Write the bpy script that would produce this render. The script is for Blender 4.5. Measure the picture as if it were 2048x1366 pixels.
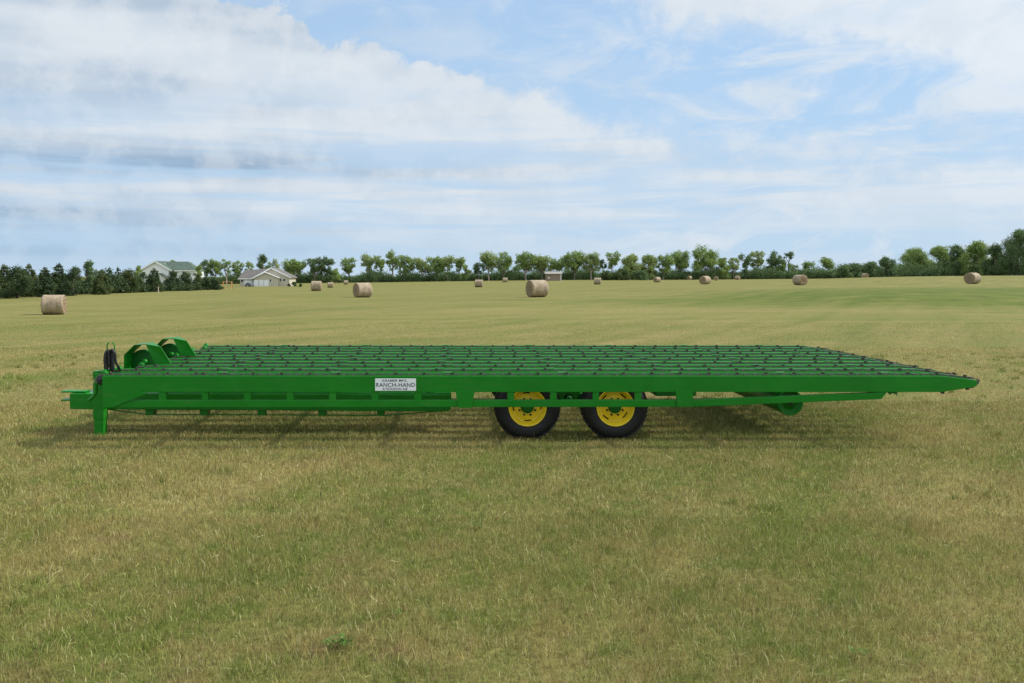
import bpy, math, random
import numpy as np
R = math.radians
scene = bpy.context.scene
for o in list(bpy.data.objects):
    bpy.data.objects.remove(o)

# ------------------------------------------------------------------ camera, sun, sky, exposure
F, CX, CY, EYE = 1700.0, 925.0, 553.0, 1.84     # focal length and vanishing point (photo pixels), eye height (m)
cam_d = bpy.data.cameras.new('camera'); cam = bpy.data.objects.new('camera', cam_d)
scene.collection.objects.link(cam); scene.camera = cam
cam.location = (0, 0, EYE); cam.rotation_euler = (R(90), 0, 0)
cam_d.sensor_width = 36; cam_d.lens = F / 2048 * 36
cam_d.shift_x = (1024 - CX) / 2048; cam_d.shift_y = (CY - 683) / 2048
cam_d.clip_start = .05; cam_d.clip_end = 9000

SDIR = np.array([1.05, .16, 1.0]); SDIR /= np.linalg.norm(SDIR)   # towards the sun: to the right
sun_el = math.asin(SDIR[2]); sun_az = math.atan2(SDIR[0], SDIR[1])
sun_d = bpy.data.lights.new('sun', 'SUN'); sun = bpy.data.objects.new('sun', sun_d); scene.collection.objects.link(sun)
sun_d.energy = 3.0; sun_d.angle = R(2.2); sun_d.color = (1, .95, .87)
sun.rotation_euler = (R(90) - sun_el, 0, math.pi - sun_az)
scene.view_settings.view_transform = 'Standard'; scene.view_settings.look = 'None'
scene.view_settings.exposure = 0.36; scene.view_settings.gamma = 1
scene.cycles.max_bounces = 6; scene.cycles.diffuse_bounces = 3; scene.cycles.glossy_bounces = 3
scene.cycles.transmission_bounces = 3; scene.cycles.transparent_max_bounces = 4
scene.cycles.use_denoising = True


class NT:
    """tiny helper for shader node trees"""
    def __init__(s, tree): s.t = tree; s.n = tree.nodes; s.l = tree.links
    def node(s, kind, **kw):
        n = s.n.new(kind)
        for k, v in kw.items(): setattr(n, k, v)
        return n
    def put(s, sock, v):
        if isinstance(v, bpy.types.NodeSocket): s.l.new(v, sock)
        elif v is not None:
            if isinstance(v, (tuple, list)) and len(v) == 3 and sock.type == 'RGBA': v = (*v, 1)
            sock.default_value = v
    def math(s, op, a, b=None, c=None, clamp=False):
        n = s.node('ShaderNodeMath', operation=op, use_clamp=clamp)
        for i, v in enumerate((a, b, c)):
            if v is not None: s.put(n.inputs[i], v)
        return n.outputs[0]
    def vmath(s, op, a, b=None):
        n = s.node('ShaderNodeVectorMath', operation=op)
        s.put(n.inputs[0], a)
        if b is not None: s.put(n.inputs[1], b)
        return n.outputs[0]
    def noise(s, vec, scale, detail=4, rough=.55, dist=0.0):
        n = s.node('ShaderNodeTexNoise')
        s.put(n.inputs['Vector'], vec); s.put(n.inputs['Scale'], scale); s.put(n.inputs['Detail'], detail)
        s.put(n.inputs['Roughness'], rough); s.put(n.inputs['Distortion'], dist)
        return n.outputs['Fac']
    def smooth(s, v, a, b, lo=0.0, hi=1.0):
        n = s.node('ShaderNodeMapRange', interpolation_type='SMOOTHSTEP')
        for i, x in enumerate((v, a, b, lo, hi)): s.put(n.inputs[i], x)
        return n.outputs[0]
    def mix(s, f, a, b):
        n = s.node('ShaderNodeMix', data_type='RGBA')
        s.put(n.inputs[0], f); s.put(n.inputs[6], a); s.put(n.inputs[7], b)
        return n.outputs[2]
    def curve(s, v, pts):
        n = s.node('ShaderNodeFloatCurve'); c = n.mapping.curves[0]
        c.points[0].location = pts[0]; c.points[1].location = pts[-1]
        for p in pts[1:-1]: c.points.new(*p)
        n.mapping.update(); s.put(n.inputs['Value'], v)
        return n.outputs[0]


def build_world():
    w = bpy.data.worlds.new('World'); scene.world = w; w.use_nodes = True
    w.node_tree.nodes.clear(); t = NT(w.node_tree)
    out = t.node('ShaderNodeOutputWorld')
    sky = t.node('ShaderNodeTexSky', sky_type='NISHITA', sun_disc=False, sun_elevation=sun_el, sun_rotation=sun_az)
    sky.air_density = 1.0; sky.dust_density = .1; sky.ozone_density = 2.0
    co = t.node('ShaderNodeTexCoord').outputs['Generated']
    d = t.vmath('NORMALIZE', co)
    sp = t.node('ShaderNodeSeparateXYZ'); t.put(sp.inputs[0], d)
    az = t.math('ARCTAN2', sp.outputs[0], sp.outputs[1])
    el = t.math('ARCSINE', sp.outputs[2])
    cb = t.node('ShaderNodeCombineXYZ'); t.put(cb.inputs[0], az); t.put(cb.inputs[1], el)
    V = cb.outputs[0]
    s = t.math('MULTIPLY_ADD', az, 1 / 1.6, .5, clamp=True)
    K = lambda pts: [((a + .8) / 1.6, e / .5) for a, e in pts]
    # upper edge of the big cloud bank, lower edge of the one at the top right (azimuth, elevation)
    up = t.math('MULTIPLY', t.curve(s, K([(-.8, .44), (-.5, .42), (-.36, .365), (-.30, .315), (-.234, .303), (-.19, .297), (-.163, .272), (-.135, .27),
        (-.111, .282), (-.079, .266), (-.044, .254), (.0147, .246), (.0735, .238), (.1145, .224), (.189, .205), (.273, .182), (.377, .17), (.583, .15), (.8, .15)])), .5)
    lo = t.math('MULTIPLY', t.curve(s, K([(-.8, .5), (-.1, .46), (.09, .36), (.16, .318), (.217, .288), (.273, .262), (.325, .258), (.427, .236), (.497, .212), (.583, .185), (.8, .17)])), .5)
    def scaled(k): return t.vmath('MULTIPLY', V, k)
    billow = t.noise(scaled((1, 1.15, 1)), 15, 8, .60, .15)
    big = t.noise(scaled((1, 1.6, 1)), 5.0, 5, .55, .4)
    streak = t.noise(scaled((1.9, 26, 1)), 1.5, 7, .58, .35)
    streak2 = t.noise(t.vmath('ADD', scaled((1.0, 21, 1)), (3.1, 7.7, 2.0)), 1.0, 5, .45, .15)
    wisp = t.noise(t.vmath('ADD', scaled((5, 13, 1)), (9.1, 1.7, 5.0)), 1.6, 8, .62, .8)
    nb = t.math('MULTIPLY_ADD', billow, .13, -.065)
    # bank A: everything under its upper edge, breaking up into streaks lower down
    a_top = t.math('ADD', t.math('SUBTRACT', up, el), nb)
    a_soft = t.smooth(az, -.08, .2, .012, .06)
    A = t.smooth(t.math('DIVIDE', a_top, a_soft), 0.0, 1.0)
    hole = t.smooth(streak, .36, .60)                         # 1 = thick cloud
    brk = t.smooth(el, .26, .10)                              # how far the sheet has broken into streaks
    cover = t.math('SUBTRACT', 1.0, t.math('MULTIPLY', t.math('SUBTRACT', 1.0, hole), t.math('MULTIPLY', brk, .78)))
    cover = t.math('MULTIPLY', cover, t.smooth(el, .0, .10, .30, 1.0))
    right = t.smooth(az, .12, .5, 1.0, .92)
    A = t.math('MULTIPLY', t.math('MULTIPLY', A, cover), right)
    # bank B at the top right
    b_top = t.math('ADD', t.math('SUBTRACT', el, lo), t.math('MULTIPLY_ADD', billow, .11, -.055))
    B = t.math('MULTIPLY', t.smooth(b_top, -.015, .03), t.smooth(wisp, .28, .5, .78, .98))
    # thin wisps between them and faint veils above
    W = t.math('MULTIPLY', t.smooth(wisp, .40, .68), .88)
    W = t.math('MULTIPLY', W, t.smooth(az, .0, .35, .45, 1.0))
    veil = t.math('MULTIPLY', t.smooth(big, .5, .75), t.smooth(el, .27, .36, .0, .9))
    C = t.math('MAXIMUM', t.math('MAXIMUM', A, B), t.math('MAXIMUM', W, veil))
    # cloud colour: bright tops, blue-grey undersides, greyer to the left
    left = t.smooth(az, .16, -.40)
    band = t.smooth(streak2, .38, .74)
    grey = t.math('MULTIPLY', band, t.smooth(el, .215, .15, .0, 1.0))
    grey = t.math('MULTIPLY', grey, t.math('MULTIPLY_ADD', left, .85, .20), clamp=True)
    soft = t.noise(scaled((.8, 6, 1)), 2.2, 3, .5, .1)
    dim = t.math('MULTIPLY', t.smooth(soft, .38, .68), t.math('MULTIPLY_ADD', left, .55, .12))
    grey = t.math('MAXIMUM', grey, dim)
    ccol = t.mix(grey, (.78, .86, .94), (.29, .44, .63))
    ccol = t.mix(t.smooth(billow, .42, .58, .0, .35), ccol, (.93, .965, 1.0))
    # extra cloud brightness towards the sun and behind the viewer, added as fill light
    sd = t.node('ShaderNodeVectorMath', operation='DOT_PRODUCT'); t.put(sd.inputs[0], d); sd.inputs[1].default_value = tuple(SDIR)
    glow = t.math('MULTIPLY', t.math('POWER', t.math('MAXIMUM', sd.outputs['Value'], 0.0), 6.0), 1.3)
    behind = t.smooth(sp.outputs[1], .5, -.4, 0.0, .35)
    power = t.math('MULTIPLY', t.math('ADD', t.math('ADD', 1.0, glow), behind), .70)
    C = t.math('MAXIMUM', C, t.math('MULTIPLY', t.smooth(sp.outputs[1], .45, -.1), .75))  # unseen cloud cover behind the viewer, added for the same fill
    sk = t.node('ShaderNodeMix', data_type='RGBA', blend_type='MULTIPLY'); sk.inputs[0].default_value = 1
    t.put(sk.inputs[6], sky.outputs[0]); t.put(sk.inputs[7], (1.0, 1.12, 1.28, 1))
    b1 = t.node('ShaderNodeBackground'); t.put(b1.inputs[0], sk.outputs[2]); b1.inputs[1].default_value = .12
    # pale blue air low over the horizon
    b0 = t.node('ShaderNodeBackground'); b0.inputs[0].default_value = (.51, .71, .93, 1); b0.inputs[1].default_value = .70
    m0 = t.node('ShaderNodeMixShader'); t.put(m0.inputs[0], t.smooth(el, .36, .03, .74, .95))
    t.l.new(b1.outputs[0], m0.inputs[1]); t.l.new(b0.outputs[0], m0.inputs[2])
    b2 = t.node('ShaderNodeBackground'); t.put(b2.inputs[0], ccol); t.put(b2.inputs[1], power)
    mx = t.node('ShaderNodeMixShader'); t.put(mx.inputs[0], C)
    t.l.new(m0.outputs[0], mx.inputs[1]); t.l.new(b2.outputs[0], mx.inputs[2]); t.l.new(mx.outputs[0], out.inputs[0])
    w.cycles.sampling_method = 'MANUAL'; w.cycles.sample_map_resolution = 512
build_world()

# ------------------------------------------------------------------ object helpers
COL = scene.collection
def PX(px, d): return (px - CX) / F * d
def PZ(py, d): return EYE - (py - CY) / F * d
def P(px, py, d): return (PX(px, d), d, PZ(py, d))

def tag(o, label=None, cat=None, group=None, kind=None):
    for k, v in (('label', label), ('category', cat), ('group', group), ('kind', kind)):
        if v: o[k] = v
    return o
def empty(name, loc=(0, 0, 0), rz=0.0):
    o = bpy.data.objects.new(name, None); COL.objects.link(o)
    o.location = loc; o.rotation_euler = (0, 0, rz); o.empty_display_size = .2
    return o
def link(name, me, mat=None, parent=None, bevel=0.0):
    o = bpy.data.objects.new(name, me); COL.objects.link(o)
    if mat is not None:
        for m in (mat if isinstance(mat, (list, tuple)) else [mat]): me.materials.append(m)
    if parent is not None: o.parent = parent
    if bevel:
        b = o.modifiers.new('bevel', 'BEVEL'); b.width = bevel; b.segments = 2; b.limit_method = 'ANGLE'
        b.harden_normals = False
    return o
def np_mesh(name, verts, faces, smooth=False, mat_idx=None):
    """mesh from numpy arrays; faces is (n,k) or a list of such arrays"""
    if not isinstance(faces, list): faces = [faces]
    faces = [f for f in faces if len(f)]
    me = bpy.data.meshes.new(name)
    me.vertices.add(len(verts)); me.vertices.foreach_set('co', np.ascontiguousarray(verts, dtype=np.float32).ravel())
    loops = np.concatenate([f.ravel() for f in faces]).astype(np.int32)
    tot = np.concatenate([np.full(len(f), f.shape[1]) for f in faces]).astype(np.int32)
    start = np.concatenate([[0], np.cumsum(tot)[:-1]]).astype(np.int32)
    me.loops.add(len(loops)); me.loops.foreach_set('vertex_index', loops)
    me.polygons.add(len(tot)); me.polygons.foreach_set('loop_start', start)
    me.polygons.foreach_set('loop_total', tot)
    me.polygons.foreach_set('use_smooth', np.full(len(tot), smooth))
    if mat_idx is not None: me.polygons.foreach_set('material_index', np.asarray(mat_idx, dtype=np.int32))
    me.update(calc_edges=True); me.validate()
    return me

class MB:
    """collects simple solids; build() links them as one mesh object"""
    def __init__(s): s.v = []; s.f = []; s.sm = []
    def add(s, vs, fs, smooth=False):
        b = len(s.v); s.v += [tuple(v) for v in vs]; s.f += [tuple(b + i for i in f) for f in fs]; s.sm += [smooth] * len(fs)
        return s
    def box(s, x0, x1, y0, y1, z0, z1):
        vs = [(x, y, z) for z in (z0, z1) for y in (y0, y1) for x in (x0, x1)]
        return s.add(vs, [(0, 2, 3, 1), (4, 5, 7, 6), (0, 1, 5, 4), (2, 6, 7, 3), (0, 4, 6, 2), (1, 3, 7, 5)])
    def prism(s, poly, y0, y1):
        """polygon in x,z given counter-clockwise seen from -y, extruded from y0 to y1"""
        n = len(poly)
        vs = [(x, y0, z) for x, z in poly] + [(x, y1, z) for x, z in poly]
        fs = [tuple(range(n)), tuple(range(2 * n - 1, n - 1, -1))] + [(i + n, (i + 1) % n + n, (i + 1) % n, i) for i in range(n)]
        return s.add(vs, fs)
    def prism_x(s, poly, x0, x1):
        n = len(poly)
        vs = [(x0, y, z) for y, z in poly] + [(x1, y, z) for y, z in poly]
        fs = [tuple(range(n - 1, -1, -1)), tuple(range(n, 2 * n))] + [(i, (i + 1) % n, (i + 1) % n + n, i + n) for i in range(n)]
        return s.add(vs, fs)
    def tube(s, pts, r, n=8, cap=True):
        pts = [np.array(p, float) for p in pts]; rs = r if isinstance(r, (list, tuple)) else [r] * len(pts)
        vs = []; up0 = None
        for i, p in enumerate(pts):
            a = pts[max(i - 1, 0)]; b = pts[min(i + 1, len(pts) - 1)]
            t = (b - a) / (np.linalg.norm(b - a) + 1e-9)
            if up0 is None: up0 = np.array((0, 0, 1.)) if abs(t[2]) < .9 else np.array((1., 0, 0))
            u = up0 - t * np.dot(up0, t); u /= np.linalg.norm(u) + 1e-9; up0 = u
            w = np.cross(t, u)
            for k in range(n):
                q = 2 * math.pi * k / n
                vs.append(p + rs[i] * (math.cos(q) * u + math.sin(q) * w))
        fs = [(i * n + k, i * n + (k + 1) % n, (i + 1) * n + (k + 1) % n, (i + 1) * n + k) for i in range(len(pts) - 1) for k in range(n)]
        s.add(vs, fs, True)
        if cap:
            m = len(pts)
            s.add(vs[:n], [tuple(range(n - 1, -1, -1))]); s.add(vs[(m - 1) * n:], [tuple(range(n))])
        return s
    def lathe(s, prof, c, n=48, smooth=True, skip=None):
        """profile of (radius, y) turned round an axis along y through c"""
        vs = []
        for r, y in prof:
            for k in range(n):
                q = 2 * math.pi * k / n
                vs.append((c[0] + r * math.cos(q), c[1] + y, c[2] + r * math.sin(q)))
        fs = [(i * n + k, (i + 1) * n + k, (i + 1) * n + (k + 1) % n, i * n + (k + 1) % n)
              for i in range(len(prof) - 1) for k in range(n) if not (skip and skip(i, k))]
        return s.add(vs, fs, smooth)
    def disc(s, c, r, y, n=48, flip=False):
        vs = [(c[0] + r * math.cos(2 * math.pi * k / n), c[1] + y, c[2] + r * math.sin(2 * math.pi * k / n)) for k in range(n)]
        f = tuple(range(n))
        return s.add(vs, [f[::-1] if flip else f])
    def build(s, name, mat=None, parent=None, bevel=0.0):
        me = bpy.data.meshes.new(name); me.from_pydata(s.v, [], s.f)
        me.polygons.foreach_set('use_smooth', s.sm); me.update()
        return link(name, me, mat, parent, bevel)

def copy_tree(o, parent=None):
    c = o.copy(); COL.objects.link(c)
    if parent is not None: c.parent = parent
    for ch in list(o.children): copy_tree(ch, c)
    return c

# ------------------------------------------------------------------ materials
def material(name):
    m = bpy.data.materials.new(name); m.use_nodes = True
    t = NT(m.node_tree); b = m.node_tree.nodes['Principled BSDF']
    return m, t, b
def simple(name, col, rough=.5, metal=0.0, spec=.5, coat=0.0, var=.12, scale=3.0, bump=0.0, bscale=60):
    m, t, b = material(name)
    pos = t.node('ShaderNodeNewGeometry').outputs['Position']
    n = t.noise(pos, scale, 5, .6)
    lo = tuple(c * (1 - var) for c in col); hi = tuple(min(1, c * (1 + var)) for c in col)
    t.put(b.inputs['Base Color'], t.mix(t.smooth(n, .3, .7), lo, hi))
    t.put(b.inputs['Roughness'], t.smooth(t.noise(pos, scale * 2.3, 4), .3, .7, rough * .85, min(1, rough * 1.15)))
    b.inputs['Metallic'].default_value = metal; b.inputs['Specular IOR Level'].default_value = spec
    b.inputs['Coat Weight'].default_value = coat; b.inputs['Coat Roughness'].default_value = .12
    if bump:
        bp = t.node('ShaderNodeBump'); bp.inputs['Strength'].default_value = bump; bp.inputs['Distance'].default_value = .02
        t.put(bp.inputs['Height'], t.noise(pos, bscale, 4)); t.l.new(bp.outputs[0], b.inputs['Normal'])
    return m

M = {}
def painted(name, col, rough, spec, coat):
    m, t, b = material(name)
    pos = t.node('ShaderNodeNewGeometry').outputs['Position']
    n = t.noise(pos, 1.3, 6, .65); n2 = t.noise(t.vmath('MULTIPLY', pos, (4, 4, 22)), 1.0, 5, .65)
    c = t.mix(t.smooth(n, .3, .7), tuple(v * .9 for v in col), tuple(v * 1.1 for v in col))
    dust = t.math('MULTIPLY', t.smooth(t.math('MULTIPLY_ADD', n2, .6, t.math('MULTIPLY', n, .4)), .50, .74), .10)
    t.put(b.inputs['Base Color'], t.mix(dust, c, (.20, .19, .10)))
    t.put(b.inputs['Roughness'], t.smooth(n2, .3, .75, rough * .8, rough * 1.4))
    b.inputs['Specular IOR Level'].default_value = spec; b.inputs['Coat Weight'].default_value = coat; b.inputs['Coat Roughness'].default_value = .15
    bp = t.node('ShaderNodeBump'); bp.inputs['Strength'].default_value = .25; bp.inputs['Distance'].default_value = .02
    t.put(bp.inputs['Height'], t.noise(pos, 3.5, 3)); t.l.new(bp.outputs[0], b.inputs['Normal'])
    return m
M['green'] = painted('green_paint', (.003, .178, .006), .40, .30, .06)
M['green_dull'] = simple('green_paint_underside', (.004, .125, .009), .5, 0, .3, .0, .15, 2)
M['yellow'] = simple('yellow_paint', (.93, .66, .02), .35, 0, .5, .3, .06, 6)
M['rubber'] = painted('tyre_rubber', (.010, .010, .011), .55, .4, 0)
M['hose'] = simple('hose_rubber', (.012, .011, .014), .45, 0, .5, 0, .2, 8)
M['steel'] = simple('chain_steel', (.115, .108, .085), .65, .1, .5, 0, .35, 30, .2, 200)
M['steel_dark'] = simple('lug_steel', (.052, .046, .040), .7, .0, .25, 0, .35, 40)
M['plate'] = simple('sign_white', (.82, .84, .86), .4, 0, .5, .1, .02, 5)
M['ink'] = simple('sign_lettering', (.03, .03, .05), .6, 0, .3, 0, .1, 5)
M['bark'] = simple('bark', (.20, .165, .13), .9, 0, .2, 0, .3, 1.5)
M['bark_dark'] = simple('bark_dark', (.05, .042, .035), .9, 0, .1, 0, .3, 1.5)
M['bark_pale'] = simple('bark_pale', (.36, .30, .25), .9, 0, .2, 0, .25, 1.5)
M['white_wall'] = simple('white_siding', (.78, .79, .78), .7, 0, .3, 0, .03, .6)
M['beige_wall'] = simple('beige_siding', (.50, .46, .37), .75, 0, .3, 0, .05, .6)
M['white_trim'] = simple('white_trim', (.82, .82, .80), .6, 0, .3, 0, .03, .6)
M['roof_green'] = simple('green_grey_shingles', (.09, .125, .10), .9, 0, .2, 0, .2, 1.2)
M['roof_grey'] = simple('grey_shingles', (.15, .138, .128), .9, 0, .2, 0, .15, 1.2)
M['window'] = simple('window_glass', (.03, .035, .045), .15, 0, .5, 0, .2, 2)
M['door_white'] = simple('garage_door_white', (.80, .81, .82), .55, 0, .4, 0, .03, .6)
M['shed_wall'] = simple('shed_boards', (.27, .205, .155), .85, 0, .2, 0, .15, 2)
M['shed_roof'] = simple('shed_roof_tin', (.30, .265, .24), .7, .0, .4, 0, .1, 2)
M['wood_post'] = simple('weathered_post', (.42, .34, .25), .9, 0, .2, 0, .2, 3)
M['swing_wood'] = simple('orange_stained_wood', (.48, .25, .10), .8, 0, .2, 0, .15, 3)
M['car_paint'] = simple('grey_blue_car_paint', (.10, .12, .16), .25, .3, .5, .4, .05, 1)
M['soil'] = simple('earth', (.16, .11, .07), .95, 0, .2, 0, .3, 6)

def field_colour(t, blade=None):
    """colour of the mown hayfield from the place itself; blade = random number per blade"""
    g = t.node('ShaderNodeNewGeometry'); pos = g.outputs['Position']
    flat = t.vmath('MULTIPLY', pos, (1, 1, 0))
    n_big = t.noise(flat, .085, 4, .5, .3)
    n_mid = t.noise(flat, .55, 5, .6, .4)
    n_small = t.noise(flat, 3.4, 5, .62, .3)
    n_fine = t.noise(flat, 22, 4, .65)
    wind = t.noise(t.vmath('MULTIPLY', flat, (.010, .115, 1)), 1.0, 5, .55, 1.2)   # mower swaths across the field
    wind2 = t.noise(t.vmath('MULTIPLY', flat, (.03, .42, 1)), 1.0, 4, .55, .8)
    sp = t.node('ShaderNodeSeparateXYZ'); t.put(sp.inputs[0], pos)
    far = t.smooth(sp.outputs[1], 13, 45)
    # share of green: 0 dry stubble, 1 green regrowth
    near_g = t.math('ADD', t.math('MULTIPLY', n_mid, .50), t.math('MULTIPLY', n_small, .52))
    near_g = t.math('ADD', near_g, t.math('MULTIPLY', n_big, .24))
    rot = t.node('ShaderNodeVectorRotate', rotation_type='Z_AXIS'); t.put(rot.inputs['Vector'], flat); rot.inputs['Angle'].default_value = R(32)
    track = t.noise(t.vmath('MULTIPLY', rot.outputs[0], (.62, .055, 1)), 1.0, 4, .55, .5)
    near_g = t.math('ADD', near_g, t.math('MULTIPLY_ADD', track, .55, -.275))
    near_g = t.smooth(near_g, .47, .84)
    far_g = t.math('ADD', t.math('MULTIPLY', wind, .42), t.math('MULTIPLY', wind2, .26))
    far_g = t.math('ADD', far_g, t.math('ADD', t.math('MULTIPLY', n_mid, .22), t.math('MULTIPLY', n_big, .24)))
    far_g = t.math('ADD', far_g, t.math('MULTIPLY_ADD', t.noise(t.vmath('MULTIPLY', flat, (.16, .62, 1)), 1.0, 9, .78), .75, -.375))
    far_g = t.math('ADD', far_g, t.math('MULTIPLY_ADD', track, .45, -.225))
    far_g = t.smooth(far_g, .36, .86, .22, .92)
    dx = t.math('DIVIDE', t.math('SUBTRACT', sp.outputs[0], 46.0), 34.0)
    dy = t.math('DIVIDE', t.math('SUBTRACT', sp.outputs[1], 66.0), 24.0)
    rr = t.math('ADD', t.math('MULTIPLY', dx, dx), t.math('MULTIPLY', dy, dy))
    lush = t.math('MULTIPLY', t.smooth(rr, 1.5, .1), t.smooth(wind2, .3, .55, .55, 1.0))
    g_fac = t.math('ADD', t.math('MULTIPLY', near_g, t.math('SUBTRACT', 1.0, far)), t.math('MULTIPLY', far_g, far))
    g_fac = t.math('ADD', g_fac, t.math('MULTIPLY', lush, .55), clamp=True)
    if blade is not None:
        g_fac = t.math('ADD', g_fac, t.math('MULTIPLY_ADD', blade, .7, -.35), clamp=True)
    n_pat = t.noise(flat, 7.5, 4, .7, .4); n_br = t.noise(t.vmath('ADD', flat, (13.7, 5.1, 0)), 2.1, 6, .7, .5)
    g_fac = t.math('ADD', g_fac, t.math('MULTIPLY', t.math('MULTIPLY_ADD', n_pat, 1.5, -.75), t.math('SUBTRACT', 1.0, far)), clamp=True)
    straw = t.mix(t.smooth(n_small, .35, .65), (.325, .270, .092), (.435, .366, .142))
    green = t.mix(t.smooth(n_mid, .3, .7), (.115, .160, .026), (.190, .226, .046))
    straw = t.mix(t.smooth(n_br, .50, .70, 0.0, .75), straw, (.285, .20, .095))
    straw = t.mix(t.smooth(n_pat, .55, .75, 0.0, .55), straw, (.58, .47, .235))
    col = t.mix(g_fac, straw, green)
    return col, pos, n_fine, n_small, far, flat, sp

def ground_material():
    m, t, b = material('hayfield_ground')
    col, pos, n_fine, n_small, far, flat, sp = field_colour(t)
    near_dark = t.smooth(sp.outputs[1], 8, 40, .64, .74)      # thatch and soil; self-shadow of the stems painted in close by
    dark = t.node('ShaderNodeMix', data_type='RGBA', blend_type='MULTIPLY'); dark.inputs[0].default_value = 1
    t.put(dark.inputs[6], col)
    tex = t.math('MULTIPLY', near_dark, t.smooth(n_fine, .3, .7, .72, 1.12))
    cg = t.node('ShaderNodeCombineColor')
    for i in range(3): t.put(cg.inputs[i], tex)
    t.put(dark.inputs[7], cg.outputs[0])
    t.put(b.inputs['Base Color'], dark.outputs[2])
    b.inputs['Roughness'].default_value = .95; b.inputs['Specular IOR Level'].default_value = .1
    bp = t.node('ShaderNodeBump'); bp.inputs['Strength'].default_value = .5; bp.inputs['Distance'].default_value = .05
    t.put(bp.inputs['Height'], t.noise(flat, 9, 6, .7)); t.l.new(bp.outputs[0], b.inputs['Normal'])
    return m
def blade_material():
    m, t, b = material('grass_blades')
    at = t.node('ShaderNodeAttribute', attribute_name='tone')
    sc = t.node('ShaderNodeSeparateColor'); t.put(sc.inputs[0], at.outputs['Color'])
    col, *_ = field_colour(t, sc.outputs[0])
    mul = t.node('ShaderNodeMix', data_type='RGBA', blend_type='MULTIPLY'); mul.inputs[0].default_value = 1
    v = t.math('MULTIPLY_ADD', sc.outputs[1], .85, .66)
    cg = t.node('ShaderNodeCombineColor')
    for i in range(3): t.put(cg.inputs[i], v)
    t.put(mul.inputs[6], col); t.put(mul.inputs[7], cg.outputs[0])
    brown = t.mix(t.math('GREATER_THAN', sc.outputs[2], .94), mul.outputs[2], (.20, .115, .06))
    brown = t.mix(t.math('LESS_THAN', sc.outputs[2], .05), brown, (.62, .56, .30))
    t.put(b.inputs['Base Color'], brown)
    b.inputs['Roughness'].default_value = .6; b.inputs['Specular IOR Level'].default_value = .25
    tr = t.node('ShaderNodeBsdfTranslucent'); t.put(tr.inputs[0], brown)
    mx = t.node('ShaderNodeMixShader'); mx.inputs[0].default_value = .28
    out = m.node_tree.nodes['Material Output']
    t.l.new(b.outputs[0], mx.inputs[1]); t.l.new(tr.outputs[0], mx.inputs[2]); t.l.new(mx.outputs[0], out.inputs[0])
    return m
def leaf_material(name, c0, c1, scale=.5):
    m, t, b = material(name)
    pos = t.node('ShaderNodeNewGeometry').outputs['Position']
    n = t.noise(pos, scale, 4, .6); n2 = t.noise(pos, scale * 9, 2, .6)
    f = t.math('ADD', t.math('MULTIPLY', n, .6), t.math('MULTIPLY', n2, .4))
    col = t.mix(t.smooth(f, .36, .64), c0, c1)
    t.put(b.inputs['Base Color'], col); b.inputs['Roughness'].default_value = .6; b.inputs['Specular IOR Level'].default_value = .25
    tr = t.node('ShaderNodeBsdfTranslucent'); t.put(tr.inputs[0], col)
    mx = t.node('ShaderNodeMixShader'); mx.inputs[0].default_value = .25
    out = m.node_tree.nodes['Material Output']
    t.l.new(b.outputs[0], mx.inputs[1]); t.l.new(tr.outputs[0], mx.inputs[2]); t.l.new(mx.outputs[0], out.inputs[0])
    return m
M['leaf_mid'] = leaf_material('leaves_mid', (0.155, 0.248, 0.069), (0.323, 0.408, 0.118))
M['leaf_pale'] = leaf_material('leaves_pale', (0.191, 0.268, 0.084), (0.393, 0.461, 0.159))
M['leaf_dark'] = leaf_material('leaves_dark', (0.081, 0.146, 0.058), (0.177, 0.251, 0.096))
M['needle'] = leaf_material('needles_dark', (0.038, 0.072, 0.033), (0.099, 0.141, 0.052))
M['needle_olive'] = leaf_material('needles_olive', (0.058, 0.096, 0.032), (0.130, 0.159, 0.051))
M['bush_green'] = leaf_material('bush_green', (.060, .105, .030), (.13, .17, .055), 1.0)
M['weed'] = leaf_material('weed_green', (.060, .125, .018), (.12, .20, .035), 8)

# ------------------------------------------------------------------ lie of the land
# (photo x, photo y of the ground there, distance)
ANCH = [(108, 630, 70), (1074, 594, 80), (725, 595, 93.5), (633, 580.5, 140), (661, 574.7, 255), (692, 573.9, 335), (958, 574.7, 183),
        (1010, 570, 310), (1195, 569, 208), (1314, 565.5, 255), (1410, 568, 165), (1432, 563.5, 310), (1379, 560, 370), (1475, 561, 350),
        (1600, 570.5, 133), (1730, 559.5, 280), (1945, 567.8, 122),
        (0, 600, 108), (60, 594, 112), (150, 588.5, 120), (260, 585.5, 132), (340, 583, 145), (440, 579.5, 165), (320, 578, 250), (480, 572.5, 295), (560, 572.5, 295),
        (420, 570, 380), (560, 565, 400), (700, 563.5, 400), (820, 562, 390), (920, 561, 380), (1107, 557.5, 330), (1107, 558, 390), (1250, 560.5, 370), (1400, 559, 390),
        (0, 575, 260), (120, 573, 260), (220, 573, 300), (0, 566, 450), (150, 565, 450), (300, 565, 450), (1550, 556, 390), (1660, 555.5, 380), (1750, 554, 300), (1850, 552.3, 255), (1960, 551, 230), (2048, 550.5, 220), (2200, 550, 220), (-150, 603, 105)]
_A = np.array([(math.atan2(px - CX, F), math.log(d), EYE - (py - CY) / F * d) for px, py, d in ANCH]
              + [(a, math.log(d), 0.0) for d in (16, 22) for a in np.linspace(-1.2, 1.2, 15)])
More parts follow.
